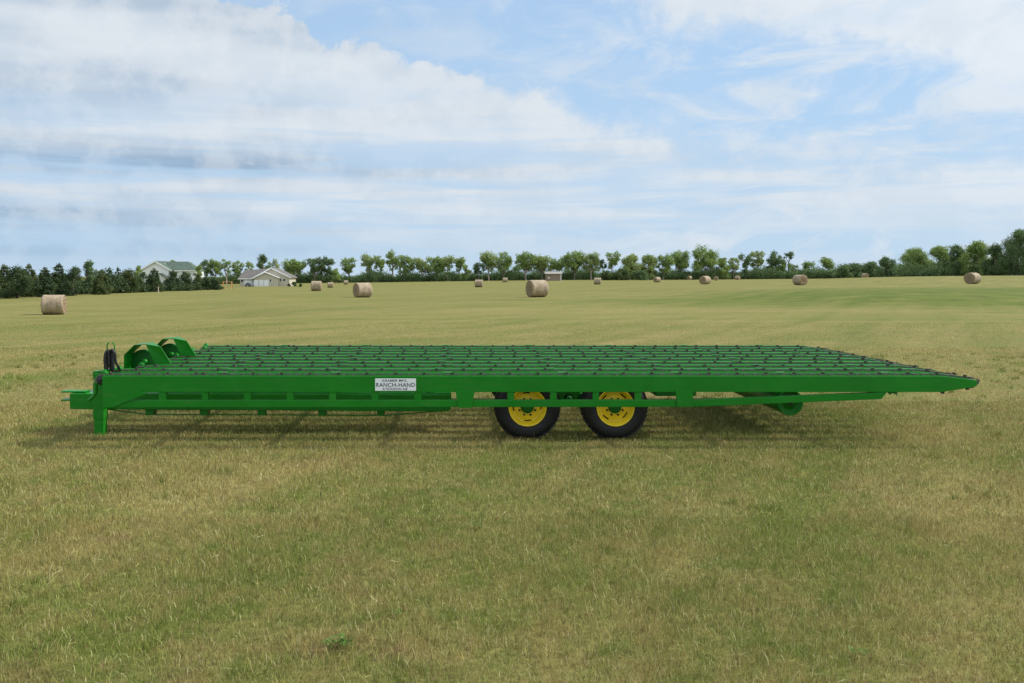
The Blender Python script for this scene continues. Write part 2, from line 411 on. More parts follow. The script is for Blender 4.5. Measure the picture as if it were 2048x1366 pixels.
def ground_z(x, y):
    x = np.asarray(x, float); y = np.asarray(y, float)
    r = np.maximum(np.hypot(x, y), .01); th = np.arctan2(x, y)
    th = np.clip(th, -1.2, 1.2); lr = np.log(np.clip(r * np.cos(np.clip(th, -.7, .7)), 1, 600))
    num = 0.0; den = 1e-30
    for a, l, z in _A:
        w = np.exp(-((th - a) / .085) ** 2 / 2 - ((lr - l) / .20) ** 2 / 2) + 1e-5 / (1e-3 + ((th - a) / .6) ** 2 + ((lr - l) / 1.0) ** 2) ** 1.5
        num = num + w * z; den = den + w
    z = num / den
    k = np.clip((r - 15) / 25, 0, 1); k = k * k * (3 - 2 * k)
    return z * k
def gz(x, y): return float(ground_z(x, y))

def build_ground():
    na = 480; radii = np.concatenate([[.5, 2], np.geomspace(5, 700, 130), [1000, 1600, 2600, 4500, 8000]])
    ang = np.sort(np.concatenate([np.linspace(-.62, .68, 340), np.linspace(.70, 2 * math.pi - .64, na - 340)]))
    rr, aa = np.meshgrid(radii, ang, indexing='ij')
    x = rr * np.sin(aa); y = rr * np.cos(aa); z = ground_z(x, y)
    v = np.stack([x, y, z], -1).reshape(-1, 3); n = na
    v = np.vstack([v, [[0, 0, 0]]])
    i = np.arange(len(radii) - 1)[:, None]; k = np.arange(n)[None, :]
    q = np.stack([i * n + k, i * n + (k + 1) % n, (i + 1) * n + (k + 1) % n, (i + 1) * n + k], -1).reshape(-1, 4)
    c = np.stack([np.full(n, len(v) - 1), (np.arange(n) + 1) % n, np.arange(n)], -1)
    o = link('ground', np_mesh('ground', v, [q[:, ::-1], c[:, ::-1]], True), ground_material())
    me = o.data
    if me.polygons[0].normal.z < 0: me.flip_normals()
    tag(o, kind='structure')
build_ground()

def build_grass():
    rng = np.random.default_rng(5)
    V = []; Q = []; T = []; C = []; base = 0
    def zone(n, d0, d1, wid, h0, h1, seg):
        nonlocal base
        d = np.sqrt(rng.random(n) * (d1 ** 2 - d0 ** 2) + d0 ** 2)
        a0, a1 = -.66 * d - 3.6, .76 * d + 3.6
        x = a0 + (a1 - a0) * rng.random(n)
        edge = np.minimum(x - a0, a1 - x) / 2.6; keep = rng.random(n) < edge + .08
        x = x[keep]; d = d[keep]; n = len(x); y = d; z = ground_z(x, y)
        clump = .5 + .5 * np.sin(x * 3.1 + 1.7 * np.sin(y * 2.3)) * np.sin(y * 2.7 + 1.3 * np.sin(x * 1.9))
        h = rng.uniform(h0, h1, n) * (.75 + .5 * clump) * np.where(rng.random(n) < .012, 1.9, 1)
        w = wid * rng.uniform(.6, 1.3, n)
        a = rng.uniform(0, 2 * math.pi, n); lean = np.abs(rng.normal(0, .8, n)) + .1
        lean = np.where(rng.random(n) < .10, 2.5, lean)
        la = rng.uniform(0, 2 * math.pi, n)
        tx, ty = np.cos(a) * w / 2, np.sin(a) * w / 2
        lx, ly = np.cos(la) * lean, np.sin(la) * lean
        hh = h / np.sqrt(1 + (lean * .8) ** 2)
        b0 = np.stack([x - tx, y - ty, z - .004], -1); b1 = np.stack([x + tx, y + ty, z - .004], -1)
        tip = np.stack([x + lx * hh, y + ly * hh, z + hh], -1)
        tone = np.stack([rng.random(n), rng.random(n), rng.random(n), np.ones(n)], -1)
        if seg == 2:
            m = np.stack([x + lx * hh * .35, y + ly * hh * .35, z + hh * .6], -1)
            off = np.stack([tx * .8, ty * .8, 0 * tx], -1)
            V.append(np.stack([b0, b1, m + off, m - off, tip], 1).reshape(-1, 3))
            k = base + np.arange(n) * 5
            Q.append(np.stack([k, k + 1, k + 2, k + 3], -1)); T.append(np.stack([k + 3, k + 2, k + 4], -1))
            C.append(np.repeat(tone, 5, 0)); base += 5 * n
        else:
            V.append(np.stack([b0, b1, tip], 1).reshape(-1, 3))
            k = base + np.arange(n) * 3
            T.append(np.stack([k, k + 1, k + 2], -1)); C.append(np.repeat(tone, 3, 0)); base += 3 * n
    zone(460000, 1.0, 6.5, .0030, .022, .058, 2)
    zone(420000, 6.5, 12.5, .0046, .022, .060, 2)
    zone(165000, 12.5, 22, .009, .02, .055, 1)
    zone(70000, 20, 34, .013, .015, .04, 1)
    # taller tufts of green regrowth
    nt = 620; d = np.sqrt(rng.random(nt) * (20 ** 2 - 2.8 ** 2) + 2.8 ** 2); u = rng.uniform(-.64, .74, nt)
    for cx, cy in zip(u * d, d):
        n = int(rng.integers(12, 34)); sg = rng.uniform(.02, .07)
        x = cx + rng.normal(0, sg, n); y = cy + rng.normal(0, sg, n); h = rng.uniform(.045, .115, n) * (.8 if cy > 7 else .7); w = .0045 + .00045 * cy
        a = rng.uniform(0, 6.28, n); la = rng.uniform(0, 6.28, n); ln = h * rng.uniform(.2, .9, n)
        tx, ty = np.cos(a) * w / 2, np.sin(a) * w / 2; z = 0 * x
        V.append(np.stack([np.stack([x - tx, y - ty, z], -1), np.stack([x + tx, y + ty, z], -1), np.stack([x + np.cos(la) * ln, y + np.sin(la) * ln, h], -1)], 1).reshape(-1, 3))
        k = base + np.arange(n) * 3; T.append(np.stack([k, k + 1, k + 2], -1)); base += 3 * n
        C.append(np.repeat(np.stack([rng.uniform(.9, 1.6, n), rng.random(n), rng.uniform(.1, .9, n), np.ones(n)], -1), 3, 0))
    # loose cut stems lying on top
    n = 5000; d = np.sqrt(rng.random(n) * (14 ** 2 - 2.8 ** 2) + 2.8 ** 2); x = rng.uniform(-.64, .74, n) * d; y = d
    a = rng.uniform(0, 6.28, n); L = rng.uniform(.02, .06, n); w = .0012 + .00022 * d; z = rng.uniform(.015, .04, n)
    dx, dy = np.cos(a) * L / 2, np.sin(a) * L / 2; ox, oy = -np.sin(a) * w / 2, np.cos(a) * w / 2; dz = rng.normal(0, .012, n)
    V.append(np.stack([np.stack([x - dx - ox, y - dy - oy, z - dz], -1), np.stack([x - dx + ox, y - dy + oy, z - dz + .001], -1), np.stack([x + dx + ox, y + dy + oy, z + dz + .001], -1), np.stack([x + dx - ox, y + dy - oy, z + dz], -1)], 1).reshape(-1, 3))
    k = base + np.arange(n) * 4; Q.append(np.stack([k, k + 1, k + 2, k + 3], -1)); base += 4 * n
    C.append(np.repeat(np.stack([rng.uniform(-.6, .1, n), rng.random(n), np.where(rng.random(n) < .12, .02, .5), np.ones(n)], -1), 4, 0))
    me = np_mesh('grass', np.concatenate(V), [np.concatenate(Q), np.concatenate(T)])
    at = me.attributes.new('tone', 'FLOAT_COLOR', 'POINT'); at.data.foreach_set('color', np.concatenate(C).astype(np.float32).ravel())
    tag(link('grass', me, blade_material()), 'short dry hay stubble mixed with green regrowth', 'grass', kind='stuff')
build_grass()

# ------------------------------------------------------------------ the bale trailer
D0 = 9.19                 # distance of the face of the near side beam
S0 = F / D0
def bx(px): return (px - CX) / S0
def bz(py): return EYE - (py - CY) / S0
ZT, ZB = .764, .590       # top and underside of the side beams
DEEP = 12.87 - 9.19       # near side to far side
NR, PITCH = 10, .409
XL, XR, XTIP = bx(204), bx(1882), bx(1952)
G, GD = M['green'], M['green_dull']
tr = empty('bale_trailer', (0, 9.19, 0))
tag(tr, 'long low green flatbed bale trailer with chain covered rails and yellow rimmed wheels', 'trailer')
def T(mb, name, mat=G, parent=None, bevel=.004):
    """part of the trailer; shapes are given in world coordinates and moved to the trailer's origin"""
    off = (0, 9.19, 0)
    if parent is not None and parent.get('_o'): off = parent['_o']
    mb.v = [(x, y - 9.19, z) for x, y, z in mb.v]
    o = mb.build(name, mat, parent or tr, bevel)
    return o

def beam_profile(x0=XL):
    return [(x0, ZB), (XR + .005, ZB), (bx(1940), .637), (bx(1953), .652), (bx(1955), .712), (bx(1950), .722), (XR, ZT), (x0, ZT)]
near_beam = T(MB().prism(beam_profile(), D0, D0 + .075), 'side_beam')
far_beam = T(MB().prism(beam_profile(), D0 + DEEP - .02, D0 + DEEP + .055), 'side_beam')

# sloping bright strip along the taper
# truss under each side beam
posts_px = [(316.7, 331.4), (402.8, 415.4), (487, 501), (572.6, 586.4), (658, 672), (742.7, 757), (828.7, 843), (1015, 1028.7), (1100.6, 1113.8), (1185.7, 1198.7), (1270, 1283.4)]
def truss(y0, y1):
    xr0, xr1 = bx(1385), bx(1763)
    poly = [(bx(224), bz(815)), (xr0, bz(814)), (xr1, bz(798.5)), (bx(1775), bz(784.6)), (bx(1755), bz(785.2)), (xr0, bz(800)), (bx(258), bz(800.7))]
    T(MB().prism(poly, y0, y1), 'lower_chord')
    for a, b in posts_px:
        T(MB().box(bx(a), bx(b), y0 + .004, y1 - .004, bz(801.5), ZB + .001), 'truss_post')
    for poly in ([(911, 781.3), (916, 815.6), (943, 815.6), (950, 781.3)], [(1350.5, 780.2), (1354, 813.4), (1384, 813.4), (1387, 780.2)],
                 [(205.5, 780.2), (207, 814.6), (226, 814.6), (296, 786.5), (281.5, 783), (281, 780.2)]):
        s = -1 if y0 < 10 else 1
        ya, yb = (y0 - .018, y0 - .001) if s < 0 else (y1 + .001, y1 + .018)
        T(MB().prism([(bx(px), bz(py)) for px, py in poly], ya, yb), 'gusset_plate', bevel=.002)
truss(D0 + .004, D0 + .064)
truss(D0 + DEEP - .01, D0 + DEEP + .05)

# name plate with its three lines of writing
plate = T(MB().box(bx(750.3), bx(832), D0 - .005, D0 + .001, bz(781.5), bz(757)), 'name_plate', M['plate'], bevel=.0015)
def lettering(txt, px, py_base, cap_px, width_px):
    cu = bpy.data.curves.new('lettering', 'FONT'); cu.body = txt; cu.align_x = 'CENTER'; cu.extrude = .0008; cu.resolution_u = 4
    cu.size = 1.0; cu.space_character = 1.08; cu.offset = .012
    tmp = bpy.data.objects.new('tmp_text', cu); COL.objects.link(tmp)
    me = bpy.data.meshes.new_from_object(tmp.evaluated_get(bpy.context.evaluated_depsgraph_get()))
    bpy.data.objects.remove(tmp)
    co = np.zeros(len(me.vertices) * 3, np.float32); me.vertices.foreach_get('co', co); co = co.reshape(-1, 3)
    w = co[:, 0].max() - co[:, 0].min(); h = co[:, 1].max() - co[:, 1].min(); c0 = co[:, 0].min() + w / 2; b0 = co[:, 1].min()
    sx = width_px / S0 / w; sz = cap_px / S0 / h
    out = np.stack([(co[:, 0] - c0) * sx + bx(px), D0 - .0055 - co[:, 2] - 9.19, (co[:, 1] - b0) * sz + bz(py_base)], -1)
    me.vertices.foreach_set('co', out.astype(np.float32).ravel()); me.materials.clear(); me.update()
    o = link('lettering', me, M['ink'], plate); return o
lettering('KRAMER MFG.', 790, 763.4, 4.8, 50)
lettering('RANCH-HAND', 791.2, 773.8, 8.2, 78)
lettering('ATKINSON NE', 790, 780.2, 4.6, 50)

# deck rails, each with its conveyor chain
BOX6 = np.array([(0, 2, 3, 1), (4, 5, 7, 6), (0, 1, 5, 4), (2, 6, 7, 3), (0, 4, 6, 2), (1, 3, 7, 5)])
def chain_points(x0):
    """path of the upper run of a chain from the front sprocket to the rear one"""
    return [(x0 - .10, ZT - .075), (x0 - .11, ZT - .03), (x0 - .07, ZT + .004), (x0, ZT + .011), (XR + .01, ZT + .011), (bx(1950), .738), (bx(1959), .724), (bx(1962), .70), (bx(1960), .665), (bx(1950), .638), (bx(1930), .626)]
def path_sample(pts, s):
    pts = np.array(pts); seg = np.hypot(*np.diff(pts, axis=0).T); cum = np.concatenate([[0], np.cumsum(seg)])
    x = np.interp(s, cum, pts[:, 0]); z = np.interp(s, cum, pts[:, 1])
    i = np.clip(np.searchsorted(cum, s, 'right') - 1, 0, len(seg) - 1); dv = np.diff(pts, axis=0)[i]
    return x, z, np.arctan2(dv[:, 1], dv[:, 0]), cum[-1]
def boxes_along(pts, s, y, hl, hw, z0, z1):
    x, z, a, _ = path_sample(pts, s); n = len(s)
    loc = np.array([(lx, ly, lz) for lz in (z0, z1) for ly in (-hw, hw) for lx in (-hl, hl)])
    ca, sa = np.cos(a)[:, None], np.sin(a)[:, None]
    vx = x[:, None] + loc[None, :, 0] * ca - loc[None, :, 2] * sa
    vz = z[:, None] + loc[None, :, 0] * sa + loc[None, :, 2] * ca
    vy = np.broadcast_to(y - 9.19 + loc[None, :, 1], vx.shape)
    v = np.stack([vx, vy, vz], -1).reshape(-1, 3)
    f = (np.arange(n)[:, None, None] * 8 + BOX6[None]).reshape(-1, 4)
    return v, f
def join(parts):
    V, Fc, b = [], [], 0
    for v, f in parts: V.append(v); Fc.append(f + b); b += len(v)
    return np.concatenate(V), np.concatenate(Fc)
rng = np.random.default_rng(3)
rest_lugs = []
lug_me = {}
n_lug = 0
for i in range(NR):
    yc = 9.243 + PITCH * i
    x0 = XL + .02 + (0 if i < 2 else .10 * ((i * 7) % 3) * .5)
    if i == 0: rail = MB().box(x0, XR - .02, yc - .030, yc + .062, ZT - .13, ZT - .001)
    elif i == NR - 1: rail = MB().box(x0, XR - .02, yc - .045, yc - .033, ZT - .11, ZT - .002)
    else:
        rail = MB().prism([(x0, ZT - .085), (XR, ZT - .085), (bx(1940), .64), (bx(1952), .65), (bx(1952), .715), (XR, ZT), (x0, ZT)], yc - .040, yc + .070)
        rail.box(x0 + .02, XR - .10, yc + .0705, yc + .150, ZT - .097, ZT - .085)  # lower flange hidden from view, added to widen the shade under the deck
    rail.prism([(x0 + .02, ZT - .03), (XR, ZT - .03), (bx(1944), .70), (bx(1944), .744), (XR, ZT + .024), (x0 + .02, ZT + .024)], yc + .030, yc + (.056 if i == 0 else .074))
    ro = T(rail, 'deck_rail', bevel=.004)
    # raised joint pads where the cross members meet the rail
    for px in (434, 662, 889, 1121, 1349, 1562, 1773):
        x = bx(px) + (-.06 if i % 2 else .03)
        T(MB().box(x - .045, x + .045, yc + .026, yc + .082, ZT - .004, ZT + .031), 'joint_pad', parent=ro, bevel=.003)
    pts = chain_points(x0)
    tot = path_sample(pts, np.array([0.]))[3]
    s = np.arange(.02, tot - .02, .0508); s2 = s[::2]; s3 = s[1::2]
    parts = []
    for sgn in (-1, 1):
        v, f = boxes_along(pts, s2, yc + sgn * .0095, .025, .0020, -.0085, .0085); parts.append((v, f))
        v, f = boxes_along(pts, s3, yc + sgn * .0055, .014, .0020, -.0045, .0045); parts.append((v, f))
    v, f = boxes_along(pts, s + .0254, yc, .006, .007, -.0055, .0055); parts.append((v, f))
    v, f = boxes_along(pts, s, yc, .007, .004, -.005, .005); parts.append((v, f))
    link('chain', np_mesh('chain', *join(parts)), M['steel'], ro)
    # lugs bolted to the chain every foot
    ls = np.arange(.20 + .31 * rng.random(), tot - .05, .3095) + rng.uniform(-.004, .004, 200)[:len(np.arange(.20, tot, .3095))][0]
    if i % 3 == 0: ls = np.sort(np.append(ls, ls[3] + .075))
    for sl in ls:
        prts = [boxes_along(pts, np.array([sl]), yc, .013, .013, .006, .012), boxes_along(pts, np.array([sl - .011]), yc, .0035, .013, .011, .024),
                boxes_along(pts, np.array([sl + .011]), yc, .0035, .013, .011, .024), boxes_along(pts, np.array([sl]), yc, .009, .009, .012, .020)]
        v, f = join(prts)
        if n_lug < 100: link('lug', np_mesh('lug', v, f), M['steel_dark'], ro); n_lug += 1
        else: rest_lugs.append((v, f))
    # rear sprocket and front shaft bearing
    T(MB().lathe([(.012, -.012), (.055, -.012), (.058, 0), (.055, .012), (.012, .012)], (bx(1945), yc, .684), 18), 'rear_sprocket', M['hose'], ro, 0)
    sp = MB().lathe([(.012, -.012), (.050, -.012), (.054, 0), (.050, .012), (.012, .012)], (x0 - .045, yc, ZT - .055), 18)
    T(sp, 'front_sprocket', M['hose'], ro, 0)
    b = MB().box(x0 - .10, x0 + .02, yc + .055, yc + .085, ZT - .10, ZT + .006)
    b.lathe([(0, -.03), (.030, -.03), (.034, -.02), (.034, .03), (0, .03)], (x0 - .045, yc + .07, ZT + .016), 14)
    b.box(x0 - .055, x0 - .03, yc + .052, yc + .088, ZT + .006, ZT + .058)
    T(b, 'shaft_bearing', parent=ro, bevel=.003)
o = link('lug', np_mesh('lug', *join(rest_lugs)), M['steel_dark'], tr); tag(o, kind='stuff')

# cross members below the rails, front header, drive shaft
for px in (434, 662, 889, 1121, 1349, 1562, 1773):
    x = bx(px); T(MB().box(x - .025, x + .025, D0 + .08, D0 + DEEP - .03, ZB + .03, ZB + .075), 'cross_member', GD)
T(MB().box(XL - .035, XL + .045, D0 + .08, D0 + DEEP - .03, ZB + .004, ZT - .06), 'front_header')
T(MB().prism([(bx(181), bz(751)), (bx(184), bz(760)), (bx(188), bz(764)), (bx(198), bz(764)), (bx(198), bz(757)), (bx(203), bz(757)), (bx(203), bz(750.5)), (bx(181), bz(749))], D0 + .10, D0 + .115), 'end_plate')
T(MB().lathe([(.001, -.03), (.026, -.03), (.03, -.02), (.03, .02)], (bx(190), D0 + .12, bz(757)), 14), 'end_boss', bevel=0)
T(MB().box(bx(184), bx(199), D0 + .14, D0 + .5, bz(748.5), bz(744.5)), 'end_cover')
T(MB().tube([(XL - .025, D0 + .13, ZT - .062), (XL - .025, D0 + DEEP + .06, ZT - .062)], .022, 12), 'drive_shaft', M['steel'], bevel=0)
T(MB().box(XL - .20, XL - .04, 9.42, 9.52, .70, .79), 'hydraulic_motor')

# tongue: box beam under the near edge with a trussed rod below
YT0, YT1 = 9.98, 10.30
xt = lambda px, d=9.98: PX(px, d)
zt = lambda py, d=9.98: PZ(py, d)
tong = T(MB().prism([(xt(139), zt(818.5)), (xt(880), zt(823.2)), (xt(897), zt(822)), (xt(902), zt(817)), (xt(902), zt(790)), (xt(139), zt(787))], YT0, YT1), 'tongue', bevel=.008)
T(MB().box(xt(119), xt(168), YT0 + .03, 10.15, zt(786), zt(783)).box(xt(150), xt(168), YT0 + .05, 10.13, zt(788), zt(785.5)), 'hitch_plate', parent=tong)
T(MB().box(xt(119), xt(141), YT0 + .03, 10.15, zt(803), zt(800)), 'hitch_plate', parent=tong)
for a, b in ((289, 305), (397.6, 413), (514, 528.5), (635.4, 650.4), (753.7, 768)):
    T(MB().box(xt(a), xt(b), YT0 + .03, 10.12, zt(831.5), zt(817)), 'tongue_post', parent=tong)
rod = [(xt(208), zt(819)), (xt(289), zt(829.5)), (xt(768), zt(831.8)), (xt(895), zt(822))]
T(MB().prism([(x, z - .010) for x, z in rod] + [(x, z) for x, z in rod[::-1]], YT0 + .055, 10.06), 'truss_rod', parent=tong, bevel=.002)
# jack leg with its crank pipe
leg = T(MB().box(xt(186, 9.85), xt(207.4, 9.85), 9.845, 9.972, zt(838.5, 9.85), zt(765, 9.85)), 'jack_sleeve', bevel=.006)
T(MB().box(xt(188, 9.85), xt(206.6, 9.85), 9.852, 9.965, -.01, zt(837, 9.85)).box(xt(184, 9.85) - .02, xt(207, 9.85) + .02, 9.81, 10.01, -.012, .004), 'jack_foot', parent=leg)
T(MB().tube([(xt(190.5, 9.4), 9.42, zt(752, 9.4)), (xt(190.8, 9.4), 9.42, zt(778, 9.4)), (xt(190, 9.4), 9.42, zt(787, 9.4)), (xt(186, 9.4), 9.42, zt(793, 9.4)), (xt(175.5, 9.4), 9.42, zt(801.5, 9.4))], .019, 10), 'crank_pipe', bevel=0)

# tandem wheels on walking beams
def wheel(x, y, z, side, turn):
    """side -1: outer face towards the camera; the tyre runs 0.28 m back from it"""
    root = empty('wheel', (x, y - 9.19, z)); root.parent = tr
    s = -side
    Y = lambda v: v * s
    def add(mb, name, mat, bevel=0):
        if s < 0: mb.f = [f[::-1] for f in mb.f]
        return mb.build(name, mat, root, bevel)
    R0 = .372
    tyre = [(.205, Y(.030)), (.222, Y(.012)), (.245, Y(.004)), (.285, Y(.000)), (.318, Y(.008)), (.340, Y(.024)), (.356, Y(.05)), (R0 - .006, Y(.09)), (R0 - .004, Y(.14)),
            (R0 - .006, Y(.19)), (.356, Y(.23)), (.335, Y(.262)), (.285, Y(.28)), (.222, Y(.268)), (.205, Y(.25))]
    mb = MB().lathe(tyre, (0, 0, 0), 64)
    mb.lathe([(.300, Y(.0055)), (.304, Y(-.001)), (.308, Y(.0065))], (0, 0, 0), 64)
    for k in range(44):                                   # shoulder and centre lugs of the tread
        for j, (ya, yb) in enumerate(((.036, .092), (.105, .170), (.186, .242))):
            q = 2 * math.pi * (k + .5 * (j % 2)) / 44; hw = .36 * 2 * math.pi / 44
            rin, rout = (.345, R0 + .001) if j != 1 else (.355, R0 + .003)
            vs = [(r * math.cos(q + e), Y(yy + (.008 if e > 0 else 0)), r * math.sin(q + e)) for r in (rin, rout) for yy in (ya, yb) for e in (-hw, hw)]
            mb.add(vs, [(0, 2, 3, 1), (4, 5, 7, 6), (0, 1, 5, 4), (2, 6, 7, 3), (0, 4, 6, 2), (1, 3, 7, 5)])
    add(mb, 'tyre', M['rubber'])
    n = 60
    prof = [(.206, Y(.034)), (.215, Y(.018)), (.2145, Y(.012)), (.207, Y(.010)), (.200, Y(.018)), (.194, Y(.040)), (.182, Y(.050)), (.178, Y(.078)), (.164, Y(.086)), (.150, Y(.084)), (.142, Y(.080)), (.118, Y(.070)), (.100, Y(.068)), (.055, Y(.068))]
    def skip(i, k):
        if i != 8: return False
        a = (k / n * 360 - turn) % 90
        return a < 31
    rim = add(MB().lathe(prof, (0, 0, 0), n, True, skip), 'rim', M['yellow'])
    back = MB().lathe([(.190, Y(.20)), (.190, Y(.10)), (.05, Y(.115))], (0, 0, 0), 36)
    o = add(back, 'brake_drum', M['rubber'])
    hub = MB().lathe([(.075, Y(.068)), (.072, Y(.045)), (.064, Y(.020)), (.058, Y(.012)), (.040, Y(.008)), (.001, Y(.008))], (0, 0, 0), 28)
    add(hub, 'hub', GD)
    for k in range(8):
        q = 2 * math.pi * (k + .5) / 8
        o = add(MB().lathe([(.013, Y(.069)), (.0125, Y(.052)), (.008, Y(.046)), (.001, Y(.046))], (.096 * math.cos(q), 0, .096 * math.sin(q)), 6, False), 'lug_nut', M['steel_dark'])
        o.parent = rim
    return root
WX = (PX(1055.5, 9.55), PX(1231.6, 9.55))
for k, x in enumerate(WX):
    wheel(x, 9.55, .366, -1, 76 if k == 0 else 31)
    wheel(x, 12.50, .366, 1, 40)
for y0, y1 in ((9.87, 9.97), (12.07, 12.17)):
    mid = (WX[0] + WX[1]) / 2
    wb = MB().prism([(WX[0] - .08, .30), (mid - .14, .345), (mid + .14, .345), (WX[1] + .08, .30), (WX[1] + .08, .43), (mid + .10, .49), (mid - .10, .49), (WX[0] - .08, .43)], y0, y1)
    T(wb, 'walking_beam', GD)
    ya, yb = (y0 - .035, y0 - .015) if y0 < 10 else (y1 + .015, y1 + .035)
    br = T(MB().prism([(mid - .17, ZB - .005), (mid - .06, .34), (mid + .06, .34), (mid + .17, ZB - .005)], ya, yb), 'pivot_bracket')
    q = MB().lathe([(.001, 0), (.035, 0), (.040, .01), (.040, .06), (.001, .06)], (mid, ya - .045, .425), 20)
    q.lathe([(.040, .045), (.055, .045), (.055, .058), (.040, .058)], (mid, ya - .045, .425), 20)
    T(q, 'pivot_pin', GD, br, 0)
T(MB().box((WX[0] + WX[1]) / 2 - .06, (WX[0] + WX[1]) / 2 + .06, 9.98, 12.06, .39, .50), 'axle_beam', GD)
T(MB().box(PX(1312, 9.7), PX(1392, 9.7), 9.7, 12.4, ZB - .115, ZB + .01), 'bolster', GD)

# rear ground roller with brackets
rc = (PX(1581, 9.9), 9.9, .372)
rol = T(MB().lathe([(.001, .012), (.060, .012), (.064, .03), (.128, .035), (.132, 0), (.150, 0), (.152, .012), (.150, .05), (.150, 2.55), (.132, 2.6), (.001, 2.6)], rc, 40), 'rear_roller', bevel=0)
q = MB().lathe([(.001, -.012), (.026, -.012), (.030, -.004), (.030, .03)], rc, 16)
for k in range(4): q.box(rc[0] + .044 * math.cos(k * 1.57 + .6) - .008, rc[0] + .044 * math.cos(k * 1.57 + .6) + .008, rc[1] - .002, rc[1] + .02, rc[2] + .044 * math.sin(k * 1.57 + .6) - .008, rc[2] + .044 * math.sin(k * 1.57 + .6) + .008)
T(q, 'roller_bearing', M['steel_dark'], rol, 0)
for y0 in (9.93, 12.40):
    T(MB().prism([(rc[0] - .36, ZB - .002), (rc[0] - .36, ZB - .02), (rc[0] - .06, rc[2] + .05), (rc[0] + .06, rc[2] + .05), (rc[0] + .13, ZB - .02), (rc[0] + .13, ZB - .002)], y0, y0 + .06), 'roller_bracket', GD)
T(MB().box(rc[0] - .34, rc[0] + .12, 9.93, 12.45, ZB - .028, ZB + .01), 'roller_beam', GD)
b = MB(); b.prism([(bx(1776), bz(783.5)), (bx(1783), bz(790)), (bx(1788), bz(787)), (bx(1797), bz(790.5)), (bx(1797), bz(785)), (bx(1793), bz(783.5))], D0 + .02, D0 + .05)
T(b, 'chain_return_guide', GD)
for px, py, rot in ((1890, 785.5, -.5), (1915, 777.6, .2)):
    c, s = math.cos(rot), math.sin(rot)
    pl = [(-.012, -.016), (.012, -.016), (.012, .016), (-.012, .016)]
    T(MB().prism([(bx(px) + a * c - q * s, bz(py) + a * s + q * c) for a, q in pl], D0 + .03, D0 + .06), 'return_lug', M['steel_dark'], bevel=0)

# folded plate guards at the front of the deck
def guard():
    A = lambda px, py, d: P(px, py, d)
    n0, n1 = 10.20, 10.48
    near = [(247, 742), (247.5, 710), (268.5, 689.3), (291, 688.2)]
    th = .008
    mb = MB()
    strip_n = [A(px, py, n0) for px, py in near]
    for a, b in zip(strip_n[:-1], strip_n[1:]):
        a = np.array(a); b = np.array(b); t = b - a; t /= np.linalg.norm(t); nrm = np.array((t[2], 0, -t[0])) * th
        q = [a, b, b + nrm, a + nrm]; far = [p + np.array((0, n1 - n0, 0)) for p in q]
        mb.add(q + far, [(0, 1, 2, 3), (7, 6, 5, 4), (0, 4, 5, 1), (1, 5, 6, 2), (2, 6, 7, 3), (3, 7, 4, 0)])
    # broad cover plate sloping down to the rear, turned a little to the outside
    a0, a1, b1, b0 = [np.array(p) for p in (A(291, 688.2, n0), A(309, 727, n0 - .02), A(342, 727, n0 - .05), A(321, 693.5, n0 - .05))]
    nrm = np.cross(a1 - a0, b0 - a0); nrm = nrm / np.linalg.norm(nrm) * .009
    if nrm[1] > 0: nrm = -nrm
    q = [a0, a1, b1, b0]; q2 = [p - nrm for p in q]
    mb.add(q + q2, [(0, 1, 2, 3), (7, 6, 5, 4), (0, 4, 5, 1), (1, 5, 6, 2), (2, 6, 7, 3), (3, 7, 4, 0)])
    # lid joining strip and plate
    c = [np.array(A(291, 688.2, n0)), np.array(A(321, 693.5, n0 - .05)), np.array(A(291, 688.2, n0)) + np.array((.0, n1 - n0, .0))]
    mb.add(c + [p - np.array((0, 0, .008)) for p in c], [(0, 1, 2), (5, 4, 3), (0, 3, 4, 1), (1, 4, 5, 2), (2, 5, 3, 0)])
    g = T(mb, 'chain_guard', bevel=.003)
    # round drum cover behind
    cx, cz = PX(288, n1), PZ(727, n1); r = .175
    m2 = MB().lathe([(.001, -.02), (r - .01, -.02), (r, -.012), (r, .03), (.001, .03)], (cx, n1 - .03, cz), 36)
    T(m2, 'drum_cover', GD, g, .002)
    m3 = MB().lathe([(.001, -.05), (.03, -.05), (.034, 0)], (PX(294, n1), n1 - .06, PZ(722, n1)), 12)
    T(m3, 'drum_hub', G, g, 0)
    return g
g1 = guard(); g2 = copy_tree(g1, tr); g2.location.y += .96

# hose hanger: two bent rods with coiled hydraulic hoses
hd = 9.40
def HP(px, py, d=hd): return P(px, py, d)
hang = T(MB().tube([HP(216, 752), HP(214.5, 705), HP(214, 692), HP(215, 688), HP(218, 685)], .0075, 8), 'hose_hanger', bevel=0)
T(MB().tube([HP(228, 752), HP(228.5, 705), HP(229.3, 692), HP(228, 688), HP(224, 684.6)], .0075, 8), 'hose_hanger', bevel=0)
def hose(pts, r=.013): return T(MB().tube(pts, r, 8), 'hydraulic_hose', M['hose'], None, 0)
def spline(c, n=10):
    c = [np.array(p) for p in c]; c = [2 * c[0] - c[1]] + c + [2 * c[-1] - c[-2]]; out = []
    for i in range(1, len(c) - 2):
        for k in range(n):
            t = k / n
            out.append(.5 * (2 * c[i] + (c[i + 1] - c[i - 1]) * t + (2 * c[i - 1] - 5 * c[i] + 4 * c[i + 1] - c[i + 2]) * t * t + (3 * c[i] - c[i - 1] - 3 * c[i + 1] + c[i + 2]) * t ** 3))
    out.append(c[-2]); return out
hose(spline([HP(212, 748), HP(209.5, 725), HP(210.5, 708), HP(215, 701.5), HP(219, 706), HP(216, 728), HP(213, 747)]), .015)
hose(spline([HP(214, 744, 9.38), HP(211.5, 720, 9.38), HP(214, 704, 9.38), HP(218, 702, 9.38)]), .014)
